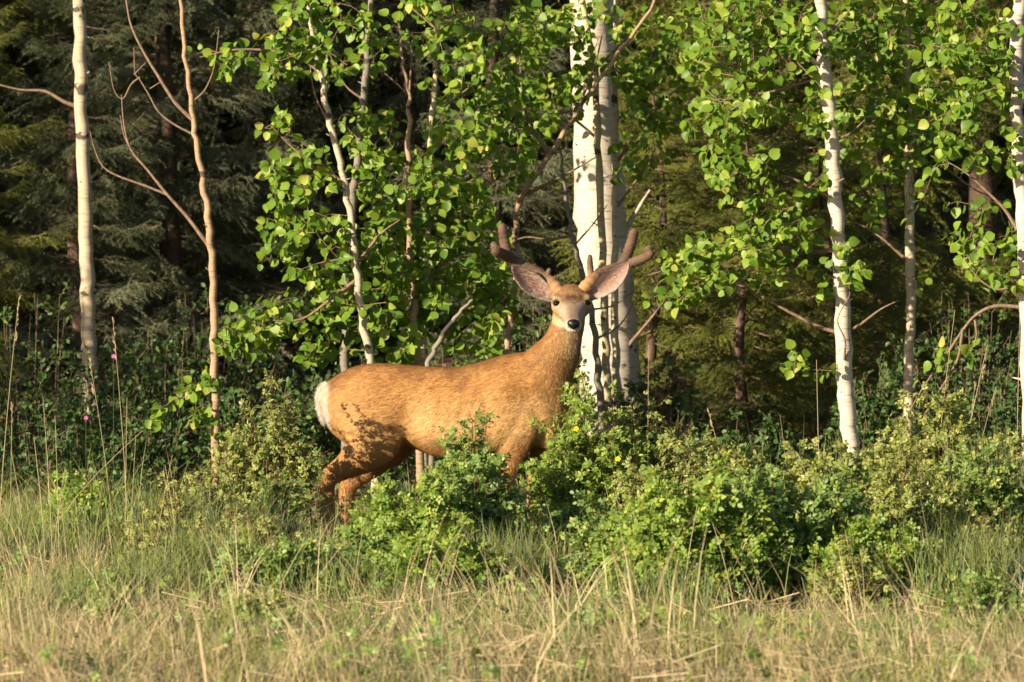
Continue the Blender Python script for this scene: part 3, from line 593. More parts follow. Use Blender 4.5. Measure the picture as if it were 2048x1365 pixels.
for px, y, wd, top, lab in [(330, -2.7, 90, 950, 'sparse shrub of bare red stems beside the small round rose bush'), (455, -2.9, 110, 960, 'sparse shrub of bare red stems below the foot of the tan sapling'), (520, -3.2, 110, 1000, 'thin red-stemmed shrub below the upright small-leaved shrub'), (270, -3.9, 80, 1055, 'little red-stemmed shrub in the pale grass below the small round rose bush'), (1700, -4.6, 90, 1080, 'bare dark-stemmed shrub before the small rose bush under the slender aspen'), (1990, -3.6, 100, 1010, 'open dark-stemmed shrub in green grass at the right end of the thicket')]:
    shrub('bare_shrub', lab, 'shrub', px, y, wd, top, 'pale_leaf', CINQ, n=13, twig_n=6, leafy=0.45, per=3)
for px, y, wd, top, lab in [(510, -6.2, 110, 1255, 'small rose seedling in dry grass below the low dark rose bush'), (235, -6.0, 120, 1265, 'small rose seedling in dry grass below the small round bush'),
                            (1150, -6.8, 90, 1270, 'small rose seedling in straw below the tall green grass'), (1960, -5.6, 150, 1150, 'loose low shrub among grass below the right end of the thicket'),
                            (1290, -6.9, 80, 1300, 'tiny rose seedling in straw below the bright thicket bush'), (205, -4.6, 80, 1150, 'thin rose sprig in grass just below the small round bush'), (1870, -4.0, 120, 1080, 'low green rose sprigs at the foot of the reddish-stemmed shrub'),
                            (1560, -6.6, 70, 1310, 'tiny rose seedling in straw below the dark thicket bush')]:
    shrub('rose_seedling', lab, 'rose bush', px, y, wd, top, 'rose_leaf' if px % 3 else 'pale_leaf', n=10, twig_n=7, leafy=0.2)
# shaded undergrowth
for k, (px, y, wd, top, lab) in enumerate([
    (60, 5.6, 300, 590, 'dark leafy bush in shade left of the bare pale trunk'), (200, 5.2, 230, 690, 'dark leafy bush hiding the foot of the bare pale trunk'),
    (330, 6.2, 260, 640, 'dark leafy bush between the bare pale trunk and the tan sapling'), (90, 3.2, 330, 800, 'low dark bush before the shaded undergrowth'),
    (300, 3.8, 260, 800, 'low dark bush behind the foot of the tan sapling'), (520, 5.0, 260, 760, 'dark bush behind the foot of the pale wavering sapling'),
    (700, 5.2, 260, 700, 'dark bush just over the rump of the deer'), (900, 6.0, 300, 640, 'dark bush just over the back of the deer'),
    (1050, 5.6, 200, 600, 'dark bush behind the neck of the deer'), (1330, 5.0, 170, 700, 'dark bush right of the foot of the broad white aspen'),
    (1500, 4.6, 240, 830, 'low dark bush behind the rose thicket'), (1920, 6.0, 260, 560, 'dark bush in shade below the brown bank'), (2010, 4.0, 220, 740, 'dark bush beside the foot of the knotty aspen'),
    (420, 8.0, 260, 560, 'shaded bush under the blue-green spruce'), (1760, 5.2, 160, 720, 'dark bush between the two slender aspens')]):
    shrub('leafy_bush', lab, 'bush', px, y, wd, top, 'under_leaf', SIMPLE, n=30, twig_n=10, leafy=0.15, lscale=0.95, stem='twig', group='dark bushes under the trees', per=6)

# ------------------------------------------------------------------ grass
def blades(x, y, h, lean, amt, wd, c0, c1):
    n = len(x); r = np.stack([x, y, ground(x, y) - 0.01], 1)
    ld = np.stack([np.cos(lean), np.sin(lean), np.zeros(n)], 1); fa = rng.uniform(-0.9, 0.9, n)
    wv = np.stack([np.cos(fa), np.sin(fa), np.zeros(n)], 1) * wd[:, None] / 2
    out = []; up = np.array([0, 0, 1.0])
    for t, wk in ((0, 1.0), (0.35, 0.95), (0.7, 0.65)):
        c = r + up * (h * t * (1 - 0.25 * amt * t))[:, None] + ld * (h * amt * t * t)[:, None]
        out += [c - wv * wk, c + wv * wk]
    out.append(r + up * (h * (1 - 0.25 * amt))[:, None] + ld * (h * amt)[:, None])
    Vv = np.stack(out, 1).reshape(-1, 3)
    T = np.array([(0, 1, 3), (0, 3, 2), (2, 3, 5), (2, 5, 4), (4, 5, 6)]); F = (T[None] + (np.arange(n) * 7)[:, None, None]).reshape(-1, 3)
    ts = np.array([0, 0, .35, .35, .7, .7, 1])[None, :, None]
    C = (c0[:, None] * (1 - ts) + c1[:, None] * ts).reshape(-1, 3)
    return Vv, F, C
def patch_noise(x, y): return 0.5 + 0.25 * np.sin(x * 2.1 + 1.1 * y + 0.6) + 0.25 * np.sin(2.7 * y - x * 1.3 + 2.0) * np.cos(x * 3.3 + 0.4)
def field(n, y0, y1, margin=0.7):
    m2 = int(n * 0.55)        # thinner growth outside the view
    xo = rng.uniform(-9, 9, m2 * 3); yo = rng.uniform(-14, y1, m2 * 3); q = (np.abs(xo) > (yo + 30) * 1024 / K + margin) | (yo < y0); xo, yo = xo[q][:m2], yo[q][:m2]
    y = rng.uniform(y0, y1, n) ; hw = (y + 30) * 1024 / K + margin
    return np.concatenate([rng.uniform(-1, 1, n) * hw, xo]), np.concatenate([y, yo])
GREEN = np.array([0.15, 0.20, 0.05]); BLUEG = np.array([0.15, 0.20, 0.115]); STRAW = np.array([0.52, 0.43, 0.25]); TAN = np.array([0.36, 0.26, 0.135]); LIME = np.array([0.26, 0.30, 0.07])
def clumps(nc, per, y0, y1, sig):
    cx, cy = field(nc, y0, y1); m_ = rng.poisson(per, nc); nc = len(cx); m_ = rng.poisson(per, nc); idx = np.repeat(np.arange(nc), m_); n = len(idx)
    return idx, cx, cy, cx[idx] + rng.normal(size=n) * sig, cy[idx] + rng.normal(size=n) * sig, n
# green grass, in tufts
idx, cx, cy, x, y, n = clumps(5200, 19, -9.2, 2.5, 0.055); nc = len(cx); k = patch_noise(cx, cy)
dry = np.clip((-4.4 - cy) / 2.6, 0, 1) * 0.26 + 0.14 + 0.22 * np.clip(-0.6 - cx, 0, 1) * (cy < -2); isd = rng.random(nc) < dry
cc = GREEN + (LIME - GREEN) * np.clip(k * 1.3 - 0.25 + rng.normal(size=nc) * 0.3, 0, 1)[:, None]; cc = np.where((rng.random(nc) < 0.22)[:, None], BLUEG, cc)
cc = np.where(isd[:, None], (STRAW + (TAN - STRAW) * rng.random((nc, 1)) * 0.6) * rng.uniform(0.6, 1.25, (nc, 1)), cc)
hc = rng.gamma(5, 0.036, nc) * (0.6 + 0.7 * k) * (1 - 0.5 * np.clip((-3.2 - cy) / 1.8, 0, 1) * np.where(cx > -1.3, 1, 0.7) + 0.26 * np.clip((-5.3 - cy) / 0.9, 0, 1)) + 0.03; lc = rng.random(nc) * 6.283
ca = cc[idx] * rng.uniform(0.65, 1.3, (n, 1)); ca = np.where((rng.random(n) < 0.14)[:, None], STRAW * rng.uniform(.7, 1.05, (n, 1)), ca)
v, f, c = blades(x, y, hc[idx] * rng.uniform(0.45, 1.15, n), lc[idx] + rng.normal(size=n) * 1.3, rng.uniform(0.1, 1.0, n), rng.uniform(0.0022, 0.0044, n), ca * 0.9, ca)
tag(link('grass', mesh_np('grass', v, f, False, c, (M['grass'],))), 'short mixed green and straw grass covering the meadow', 'grass', kind='stuff')
# dry straw, in tufts that lean together
idx, cx, cy, x, y, n = clumps(1500, 9, -9.2, 0.3, 0.05); nc = len(cx); k = patch_noise(cx + 3, cy * 1.3)
kc = rng.random(nc) < np.clip(0.05 + 0.30 * k + np.clip((-3.6 - cy) / 3, 0, 1) * 0.45 + np.clip((-1.0 - cx) / 2, 0, 0.35), 0, 1)
hc = (rng.gamma(5, 0.042, nc) + 0.06) * (1 - 0.4 * np.clip((-3.2 - cy) / 1.8, 0, 1)); lc = rng.normal(2.7, 0.9, nc); am = rng.uniform(0.05, 0.7, nc); q = kc[idx]; idx, x, y = idx[q], x[q], y[q]; n = len(x)
ca = (STRAW + (TAN - STRAW) * rng.random((n, 1)) * 0.8) * rng.uniform(.85, 1.2, (n, 1))
v, f, c = blades(x, y, hc[idx] * rng.uniform(0.6, 1.35, n), lc[idx] + rng.normal(size=n) * 0.5, am[idx] + rng.uniform(-.05, .25, n), rng.uniform(0.002, 0.0040, n), ca * 0.9, ca * 1.08)
tag(link('dry_grass', mesh_np('dry_grass', v, f, False, c, (M['grass'],))), 'dry straw blades standing through the green grass', 'dry grass', kind='stuff')
# long pale stems crossing each other
idx, cx, cy, x, y, n = clumps(330, 4, -8.8, -1.2, 0.05); nc = len(cx)
kc = rng.random(nc) < np.clip(0.15 + (-2.2 - cy) / 4, 0.1, 0.85) * np.where(np.abs(cx) < 1.2, 1.0, 0.6) + np.clip((-1.2 - cx) / 2, 0, 0.4); q = kc[idx]; idx, x, y = idx[q], x[q], y[q]; n = len(x)
hc = rng.uniform(0.22, 0.55, nc); lc = np.where(rng.random(nc) < 0.75, rng.normal(3.0, 0.5, nc), rng.normal(0.2, 0.6, nc)); am = rng.uniform(0.05, 0.6, nc)
ca = np.array([0.66, 0.54, 0.33]) * rng.uniform(0.7, 1.15, (n, 1))
v, f, c = blades(x, y, hc[idx] * rng.uniform(0.7, 1.2, n), lc[idx] + rng.normal(size=n) * 0.25, am[idx] + rng.uniform(-.04, .12, n), rng.uniform(0.0028, 0.0046, n), ca * 0.95, ca)
tag(link('straw_stems', mesh_np('straw_stems', v, f, False, c, (M['grass'],))), 'long pale straw stems leaning across each other over the grass', 'straw', kind='stuff')
# taller green tussocks
tx = []; ty = []; th = []
for px, yy, spread, hgt, cnt in [(1020, -3.6, .26, .42, 900), (960, -3.9, .2, .36, 500), (300, -4.4, .22, .34, 900), (390, -3.6, .25, .36, 700), (1850, -3.4, .3, .45, 700), (30, -2.6, .25, .42, 700), (80, -1.6, .3, .45, 700), (2000, -2.4, .2, .6, 500), (1760, -4.2, .3, .35, 500), (640, -4.6, .3, .3, 500), (270, -2.2, .4, .5, 800), (1330, -4.9, .25, .3, 400), (1980, -4.6, .25, .42, 700), (1920, -0.2, .45, .62, 500), (700, -4.4, .2, .28, 400), (1500, -0.2, .6, .55, 300), (120, -5.4, .3, .3, 500), (460, -2.4, .3, .42, 500), (180, -1.8, .16, .58, 140), (330, -1.6, .14, .55, 130), (480, -1.6, .16, .5, 120), (1940, -1.2, .2, .75, 120), (2040, -1.6, .12, .8, 120), (1330, -0.6, .2, .7, 60), (1700, -0.9, .3, .75, 90), (150, -4.4, .3, .3, 500), (1480, -6.4, .5, .16, 700), (900, -6.2, .5, .16, 700), (300, -6.6, .5, .15, 700), (1900, -6.0, .5, .2, 700), (1200, -6.0, .4, .2, 600)]:
    cx = P(px, 1100, yy)[0]; tx.append(cx + rng.normal(size=cnt) * spread * 0.6); ty.append(yy + rng.normal(size=cnt) * spread * 0.5); th.append(hgt * rng.uniform(0.5, 1.1, cnt))
x, y, h = map(np.concatenate, (tx, ty, th)); n = len(x)
ca = np.where((rng.random(n) < 0.3)[:, None], BLUEG, GREEN + (LIME - GREEN) * rng.random((n, 1)))
v, f, c = blades(x, y, h, rng.random(n) * 6.283, rng.uniform(0.05, 0.6, n), rng.uniform(0.003, 0.0055, n), ca * 0.9, ca * 1.05)
tag(link('grass_tussock', mesh_np('grass_tussock', v, f, False, c, (M['grass'],))), 'taller soft green grass tufts between the bushes', 'grass', kind='stuff')
# meadow herbs and fallen straw
x, y = field(9000, -9.0, 1.0); k = patch_noise(x * 1.7 + 1, y * 1.4); q = rng.random(len(x)) < np.clip(k * 1.6 - 0.55, 0.04, 0.8); x, y = x[q], y[q]; n = len(x)
pos = np.stack([x, y, ground(x, y) + rng.uniform(0.01, 0.17, n)], 1)
mb = MB(); mb.add(*stamp(*ROSE, pos, frame(rand_unit(n) + np.array([0, 0, .5]), np.array([-.3, -.5, .6]) + rand_unit(n) * 0.7), rng.uniform(0.5, 1.15, n)))
tag(link('meadow_herbs', mb.mesh('meadow_herbs', M['rose_leaf'], smooth=False)), 'small leafy herbs growing through the meadow grass', 'herbs', kind='stuff')
x, y = field(4000, -9.0, 0.0); n = len(x); L = rng.uniform(.06, .24, n)[:, None]; a_ = rng.random(n) * 6.283; d = np.stack([np.cos(a_), np.sin(a_) * .6, rng.uniform(-.1, .35, n)], 1) * L
p0 = np.stack([x, y, ground(x, y) + rng.uniform(.01, .10, n)], 1); sd = np.array([0, 0, 1.0]) * rng.uniform(.001, .0022, (n, 1)); cc = np.repeat(np.array([.58, .47, .29]) * rng.uniform(.55, 1.15, (n, 1)), 4, 0)
tag(link('fallen_straw', mesh_np('fallen_straw', np.stack([p0 - sd, p0 + d - sd, p0 + d + sd, p0 + sd], 1).reshape(-1, 3), np.arange(n * 4).reshape(-1, 4), False, cc, (M['grass'],))), 'broken straw lying tangled in the meadow grass', 'straw', kind='stuff')
# forest floor: low herbs and litter
x = rng.uniform(-5.5, 5.5, 16000); y = 1.5 + 18 * rng.random(16000) ** 1.2; n = len(x)
pos = np.stack([x, y, ground(x, y) + rng.uniform(0.0, 0.2, n) * (0.4 + patch_noise(x * 2, y))], 1)
nn = np.array([0, -0.3, 0.9]) + rand_unit(n) * 0.7; tip = rand_unit(n)
mb = MB(); mb.add(*stamp(*SIMPLE, pos, frame(tip, nn), rng.uniform(0.6, 1.5, n)))
tag(link('ground_cover', mb.mesh('ground_cover', M['under_leaf'], smooth=False)), 'low green herbs covering the forest floor', 'ground cover', kind='stuff')
x = rng.uniform(-6, 6, 14000); y = rng.uniform(2, 22, 14000); n = len(x)
pos = np.stack([x, y, ground(x, y) + rng.uniform(0, 0.025, n)], 1)
mb = MB(); mb.add(*stamp(*SIMPLE, pos, frame(rand_unit(n) * np.array([1, 1, .2]), np.array([0, -.2, 1.0]) + rand_unit(n) * 0.5), rng.uniform(0.7, 1.4, n)))
tag(link('leaf_litter', mb.mesh('leaf_litter', M['dead_leaf'], smooth=False)), 'brown fallen leaves on the forest floor', 'leaf litter', kind='stuff')

# tall single stalks: foot pixel, tip pixel, depth
def stalk(x0, tip, y, w_=0.0032, head=True, c=STRAW):
    z0 = gz(x0, y); p0 = np.array([x0, y, z0 - 0.02]); d = tip - p0; t = np.linspace(0, 1, 8)[:, None]
    pts = p0 + d * t + np.array([-0.10 * d[0], 0, 0.05 * abs(d[0])]) * np.sin(t * math.pi)
    e = thing('grass_stalk', p0, 'tall straw-coloured single grass stalk standing well above the grass', 'grass stalk', 'tall dry grass stalks')
    mb = MB(); v, f = tube(pts, np.linspace(w_ / 2, w_ / 4, 8), 4); mb.add(v, f, c)
    link('stem', mb.mesh('stem', M['grass'], p0), e)
    if head:
        n = 16; u = rng.uniform(0.84, 1.0, n)[:, None]; q = p0 + d * u; ax = nrm(d); dr = nrm(ax + rand_unit(n) * 0.35)
        sd = nrm(np.cross(dr, [0, 1, 0])) * 0.0017; L = rng.uniform(0.014, 0.03, (n, 1))
        mb = MB(); mb.add(np.stack([q - sd, q + dr * L * 0.5 + sd * 1.4, q + dr * L, q + dr * L * .5 - sd * 1.4], 1).reshape(-1, 3), np.arange(n * 4).reshape(-1, 4), c * 0.85)
        tag(link('seed_head', mb.mesh('seed_head', M['grass'], p0, False), e), kind='stuff')
for px, tipx, tipy, y, hd in [(-10, 38, 595, -2.4, 1), (20, 24, 808, -2.5, 1), (262, 226, 640, -2.4, 1), (236, 180, 725, -2.2, 1), (250, 254, 795, -2.6, 0), (108, 86, 795, -3.0, 0), (120, 110, 832, -3.0, 0), (95, 68, 875, -2.8, 0),
                              (258, 272, 870, -2.4, 0), (40, 285, 862, -2.6, 0), (300, 345, 910, -3.5, 0), (365, 330, 930, -3.2, 0), (700, 725, 1065, -5.4, 0), (790, 850, 1065, -5.8, 0), (985, 868, 1080, -5.8, 0), (1010, 955, 1090, -5.5, 0),
                              (1295, 1297, 690, -0.6, 0), (1480, 1415, 815, -0.4, 1), (1640, 1633, 720, -0.2, 0), (1590, 1560, 830, -0.5, 0), (1900, 1975, 690, 0.2, 1), (1860, 1910, 620, 0.3, 0), (1915, 1950, 770, 0.2, 1), (2030, 2040, 615, 0.0, 0), (1920, 1990, 780, 0.4, 1),
                              (1690, 1595, 905, -3.6, 0), (1480, 1425, 1045, -5.4, 0), (1310, 1300, 990, -4.2, 0), (1540, 1430, 1055, -5.2, 0), (1130, 1040, 1230, -6.5, 0), (1060, 1075, 1190, -6.2, 0), (1200, 1130, 1160, -5.2, 0), (700, 622, 1095, -5.2, 0),
                              (760, 640, 1060, -5.0, 0), (690, 690, 980, -3.8, 0), (640, 618, 1130, -6.0, 0), (840, 785, 1140, -5.9, 0), (155, 85, 1045, -4.6, 0), (140, 120, 985, -3.8, 0), (100, 130, 935, -3.5, 0), (170, 150, 1000, -4.0, 0), (1830, 1740, 1130, -4.8, 0), (1360, 1395, 1010, -4.8, 0),
                              (60, 22, 900, -2.8, 0), (180, 205, 965, -3.4, 0), (560, 430, 1110, -5.0, 0), (1120, 1180, 1150, -5.4, 0), (1240, 1285, 1080, -5.0, 0), (1720, 1690, 1060, -4.6, 0), (1625, 1632, 1120, -5.2, 0)]:
    y0 = y; tp = P(tipx, tipy, y + rng.uniform(-0.1, 0.1)); stalk(P(px, 1100, y)[0], tp, y, rng.uniform(0.0034, 0.0050), hd, STRAW * rng.uniform(0.85, 1.15))

# flowers in the shade
for px, py, y in [(227, 713, 3.0), (172, 836, 2.4)]:
    p = P(px, py, y); z0 = gz(p[0], y); e = thing('pink_flower', (p[0], y, z0), 'small pink flower on a thin stem in the shaded undergrowth', 'flower', 'pink flowers in the undergrowth')
    mb = MB(); v, f = tube(np.linspace([0, 0, 0], [0, 0, p[2] - z0], 4), 0.002, 4); mb.add(v, f); link('stem', mb.mesh('stem', M['under_leaf']), e)
    fv, ff = leaflet(0.013, 0.012); ang = np.arange(5) * 1.2566; tip = np.stack([np.cos(ang), np.full(5, -0.3), np.sin(ang)], 1)
    mb = MB(); mb.add(*stamp(fv, ff, np.repeat(np.array([[0, -0.003, p[2] - z0]]), 5, 0), frame(tip, np.tile([0, -1.0, .3], (5, 1))), np.ones(5))); link('petals', mb.mesh('petals', M['pink_petal']), e)

# ------------------------------------------------------------------ fallen wood
def rough_log(name, label, a, b, r, cat, knots=4):
    a = np.array(a); b = np.array(b); t = np.linspace(0, 1, 14)[:, None]; pts = a + (b - a) * t + np.stack([np.zeros(14), 0.03 * np.sin(np.arange(14)), 0.03 * np.cos(np.arange(14) * .8)], 1)
    e = thing(name, a, label, cat); mb = MB(); v, f = tube(pts, r * (1 - 0.35 * t[:, 0]) * (1 + 0.1 * np.sin(np.arange(14) * 2.2)), 10); v += rng.normal(size=v.shape) * r * 0.06
    mb.add(v, f); link('log', mb.mesh('log', M['deadwood'], a), e)
    for k in range(knots):
        u = rng.uniform(0.15, 0.9); q = a + (b - a) * u; d = nrm(rng.normal(size=3) + np.array([0, -.5, .5])); mb = MB(); tt = np.linspace(0, 1, 5)[:, None]
        v, f = tube(q + d * tt * rng.uniform(.2, .5) + np.array([0, 0, -.08]) * tt ** 2, np.linspace(r * .22, r * .05, 5), 5); mb.add(v, f); link('branch_stub', mb.mesh('branch_stub', M['deadwood'], a), e)
def on_ground(px, y, dz=0): x = xat(px, y); return (x, y, gz(x, y) + dz)
rough_log('fallen_log', 'brown fallen log lying on the bank behind the right-hand aspens', on_ground(1790, 15, .08), on_ground(2090, 13.5, .12), 0.09, 'log')
rough_log('fallen_log', 'thin weathered fallen log in the shade above the brown bank', on_ground(1700, 17.5, .1), on_ground(2100, 16, .2), 0.06, 'log')
rough_log('fallen_log', 'weathered log lying behind the bare tan sapling', on_ground(250, 9.0, .1), on_ground(600, 8.2, .1), 0.07, 'log')
shrub('dead_bush', 'withered brown bush right of the foot of the broad white aspen', 'dead bush', 1350, 5.4, 90, 712, 'dead_leaf', SIMPLE, n=14, twig_n=10, leafy=0.7, stem='deadwood', per=6)

#DEER
# ------------------------------------------------------------------ deer
DS = ppm(0.0)
def ring(c, a, b, n=28, ex=2.0):
    th = np.arange(n) * 2 * math.pi / n; ca, sa = np.cos(th), np.sin(th)
    if ex != 2.0: ca = np.sign(ca) * abs(ca) ** (2 / ex); sa = np.sign(sa) * abs(sa) ** (2 / ex)
    return c + np.outer(ca, a) + np.outer(sa, b)
def loft(bm, rings, c0, c1):
    n = len(rings[0]); vs = [[bm.verts.new(p) for p in r] for r in rings]
    fs = []
    for r in range(len(rings) - 1):
        for k in range(n): fs.append(bm.faces.new((vs[r][k], vs[r][(k + 1) % n], vs[r + 1][(k + 1) % n], vs[r + 1][k])))
    for c, r, fl in ((c0, vs[0], 1), (c1, vs[-1], 0)):
        q = bm.verts.new(c)
        for k in range(n):
            a_, b_ = r[k], r[(k + 1) % n]; fs.append(bm.faces.new((b_, a_, q) if fl else (a_, b_, q)))
    bmesh.ops.recalc_face_normals(bm, faces=fs)
def resample(rows, k=4): return smooth_path(rows, k)
bm = bmesh.new()
# torso: px, top py, bottom py, half width, y
T = resample([(647, 777, 828, .05), (658, 763, 852, .095), (680, 748, 878, .135), (708, 735, 890, .158), (740, 728, 893, .172), (785, 729, 889, .172), (825, 732, 896, .174), (865, 735, 912, .188), (915, 735, 920, .198), (960, 725, 920, .196), (1005, 712, 914, .184), (1045, 705, 903, .164), (1080, 703, 897, .140), (1105, 716, 890, .112), (1122, 750, 866, .065)], 3)
rs = []
for px, tp_, bt, wd in T:
    c = P(px, (tp_ + bt) / 2, 0); hz = (bt - tp_) / DS / 2
    r = ring(c, np.array([0, 0, hz]), np.array([0, wd, 0]), 32, 2.25)
    k = (r[:, 2] - c[2]) / hz; r[:, 1] *= 1 - 0.10 * np.maximum(k, 0) ** 2      # narrower along the spine
    rs.append(r)
loft(bm, rs, P(642, 800, 0), P(1126, 805, 0))
def limb(bm, rows, n=20, ex=2.0):
    rows = resample(rows, 4); C = np.array([P(q[0], q[1], q[4]) for q in rows]); t = nrm(np.gradient(C, axis=0)); rs = []
    for k, q in enumerate(rows):
        a_ = nrm(np.array([t[k][2], 0, -t[k][0]])) * q[2] / DS
        rs.append(ring(C[k], a_, np.array([0, q[3], 0]), n, ex))
    loft(bm, rs, C[0] - t[0] * 0.3 * rows[0][2] / DS, C[-1] + t[-1] * 0.004)
# neck (px, py, half width px, half depth m, y)
limb(bm, [(1055, 815, 84, .135, 0), (1076, 772, 70, .128, -.005), (1100, 730, 54, .108, -.01), (1119, 700, 43, .094, -.015), (1130, 670, 35, .086, -.02), (1137, 640, 33, .083, -.02), (1141, 612, 32, .080, -.015), (1142, 595, 28, .07, -.01)], 24)
# near hind, far hind
limb(bm, [(742, 785, 66, .075, -.070), (744, 818, 74, .086, -.088), (748, 855, 70, .083, -.098), (742, 888, 56, .066, -.098), (716, 915, 38, .047, -.094), (686, 936, 25, .034, -.09), (662, 951, 20, .029, -.09), (653, 968, 18, .028, -.09), (655, 1000, 15, .024, -.09), (658, 1040, 13.5, .022, -.09), (661, 1080, 12.5, .021, -.09), (665, 1103, 14.5, .025, -.09), (671, 1118, 13, .024, -.09)])
limb(bm, [(770, 790, 64, .075, .09), (778, 840, 60, .076, .098), (784, 880, 50, .062, .1), (762, 912, 34, .046, .1), (728, 942, 24, .034, .1), (704, 962, 20, .029, .1), (694, 982, 17, .027, .1), (693, 1020, 14, .023, .1), (692, 1065, 13, .021, .1), (694, 1095, 14, .024, .1), (699, 1112, 13, .024, .1)])
# near fore, far fore
limb(bm, [(1030, 770, 58, .060, -.100), (1038, 822, 48, .060, -.104), (1038, 862, 38, .056, -.102), (1028, 900, 29, .048, -.098), (1015, 940, 22, .037, -.095), (1004, 975, 17, .03, -.09), (998, 995, 16, .029, -.09), (994, 1020, 13, .024, -.09), (989, 1060, 11, .02, -.09), (986, 1092, 13, .023, -.09), (992, 1110, 13, .024, -.09)])
limb(bm, [(1078, 800, 44, .065, .06), (1088, 845, 40, .072, .05), (1090, 878, 32, .06, .06), (1082, 912, 24, .045, .075), (1075, 950, 19, .034, .08), (1070, 985, 16, .029, .08), (1069, 1005, 16, .028, .08), (1069, 1035, 12.5, .023, .08), (1068, 1070, 11, .02, .08), (1066, 1095, 13, .023, .08), (1071, 1112, 13, .024, .08)])
limb(bm, [(1096, 815, 22, .06, -.02), (1101, 845, 25, .07, -.03), (1100, 872, 22, .066, -.03), (1086, 893, 15, .05, -.03)])       # point of the shoulder
# head: axis from poll to nose, turned to the camera
HO = P(1141, 586, 0.035); HN = P(1147, 651, -0.262)
hax = nrm(HN - HO); hlat = np.array([1.0, 0, 0]); hlat = nrm(hlat - hax * (hlat @ hax)); hup = np.cross(hlat, hax); hup = hup if hup[2] > 0 else -hup
HL = np.linalg.norm(HN - HO)
def hp(s, l, u): return HO + hax * s * HL + hlat * l + hup * u
rs = []
for s, wd, up_, dn in resample([(0.0, .050, .042, .070), (.08, .074, .060, .080), (.2, .089, .064, .082), (.33, .097, .055, .078), (.43, .088, .044, .072), (.55, .064, .036, .064), (.68, .049, .031, .054), (.80, .044, .027, .048), (.90, .043, .024, .052), (.97, .037, .018, .048), (1.0, .026, .010, .036)], 3):
    c = hp(s, 0, (up_ - dn) / 2); rs.append(ring(c, hlat * wd, hup * (up_ + dn) / 2, 28, 2.15))
loft(bm, rs, hp(-.03, 0, -.01), hp(1.015, 0, -.007))
for sd in (-1, 1):   # brow ridges and pedicles
    q = [hp(.24, sd * .070, .028), hp(.33, sd * .080, .032), hp(.42, sd * .074, .022)]; p = smooth_path(q, 4)
    rs = [ring(c, hup * r, hlat * r, 12) for c, r in zip(p, [.006, .010, .013, .014, .014, .013, .010, .008, .005])]; loft(bm, rs, p[0] - hax * .004, p[-1] + hax * .004)
me = bpy.data.meshes.new('body'); bm.to_mesh(me); bm.free()
tmp = bpy.data.objects.new('body_source', me); COL.objects.link(tmp)
md = tmp.modifiers.new('r', 'REMESH'); md.mode = 'VOXEL'; md.voxel_size = 0.0068
ms_ = tmp.modifiers.new('s', 'SMOOTH'); ms_.factor = 0.5; ms_.iterations = 11
bpy.context.view_layer.update(); dg = bpy.context.evaluated_depsgraph_get()
bme = bpy.data.meshes.new_from_object(tmp.evaluated_get(dg)); bpy.data.objects.remove(tmp)
bme.name = 'body'
BV = np.empty(len(bme.vertices) * 3, np.float32); bme.vertices.foreach_get('co', BV); BV = BV.reshape(-1, 3).astype(float)
BN = np.empty(len(bme.vertices) * 3, np.float32); bme.vertices.foreach_get('normal', BN); BN = BN.reshape(-1, 3).astype(float)
q_ = to_px(BV)
def lump(px, py, sx, sy, amp, rot=0.0):
    c_, s_ = math.cos(rot), math.sin(rot); dx = q_[:, 0] - px; dy = q_[:, 1] - py; a_ = dx * c_ + dy * s_; b_ = -dx * s_ + dy * c_
    return amp * np.exp(-(a_ / sx) ** 2 - (b_ / sy) ** 2) * np.clip(np.abs(BN[:, 1]) * 1.3, 0, 1)
disp = (lump(815, 838, 26, 46, -.016, .35) + lump(755, 752, 34, 16, .008) + lump(720, 800, 40, 40, .007) + lump(1012, 785, 24, 52, .010, -.25) + lump(975, 835, 14, 60, -.009, -.1)
        + lump(1062, 800, 14, 60, -.008, -.35) + lump(1020, 850, 26, 30, .006) + lump(900, 870, 60, 26, .006) + lump(845, 770, 60, 14, -.005) + lump(690, 850, 14, 40, -.006, .5) + lump(1088, 862, 8, 30, -.008, .55)
        + sum(lump(870 + k * 22, 825, 7, 50, .0022, .22) for k in range(5)))
BV = BV + BN * disp[:, None]
bme.calc_loop_triangles(); BT = np.empty(len(bme.loop_triangles) * 3, np.int32); bme.loop_triangles.foreach_get('vertices', BT); BT = BT.reshape(-1, 3)
bvh = BVHTree.FromPolygons([Vector(p) for p in BV], [tuple(map(int, q)) for q in BT])
def sm(a, b, x): t = np.clip((x - a) / (b - a), 0, 1); return t * t * (3 - 2 * t)
def head_coords(V):
    D = V - HO; return (D @ hax) / HL, D @ hlat, D @ hup
def blend(C, c, f): return C + (np.array(c) - C) * np.clip(f, 0, 1)[:, None]
def vnoise(V, s): return (np.sin(V[:, 0] * s + 1.3 * np.sin(V[:, 2] * s * .7)) + np.sin(V[:, 2] * s * 1.3 + 2 + np.sin(V[:, 1] * s)) + np.sin((V[:, 0] - V[:, 2]) * s * .6)) / 3
RUST = np.array([.53, .285, .098]); DARK = np.array([.27, .125, .048]); PALE = np.array([.70, .465, .21]); WHITE = np.array([.66, .60, .52]); CREAM = np.array([.62, .46, .28])
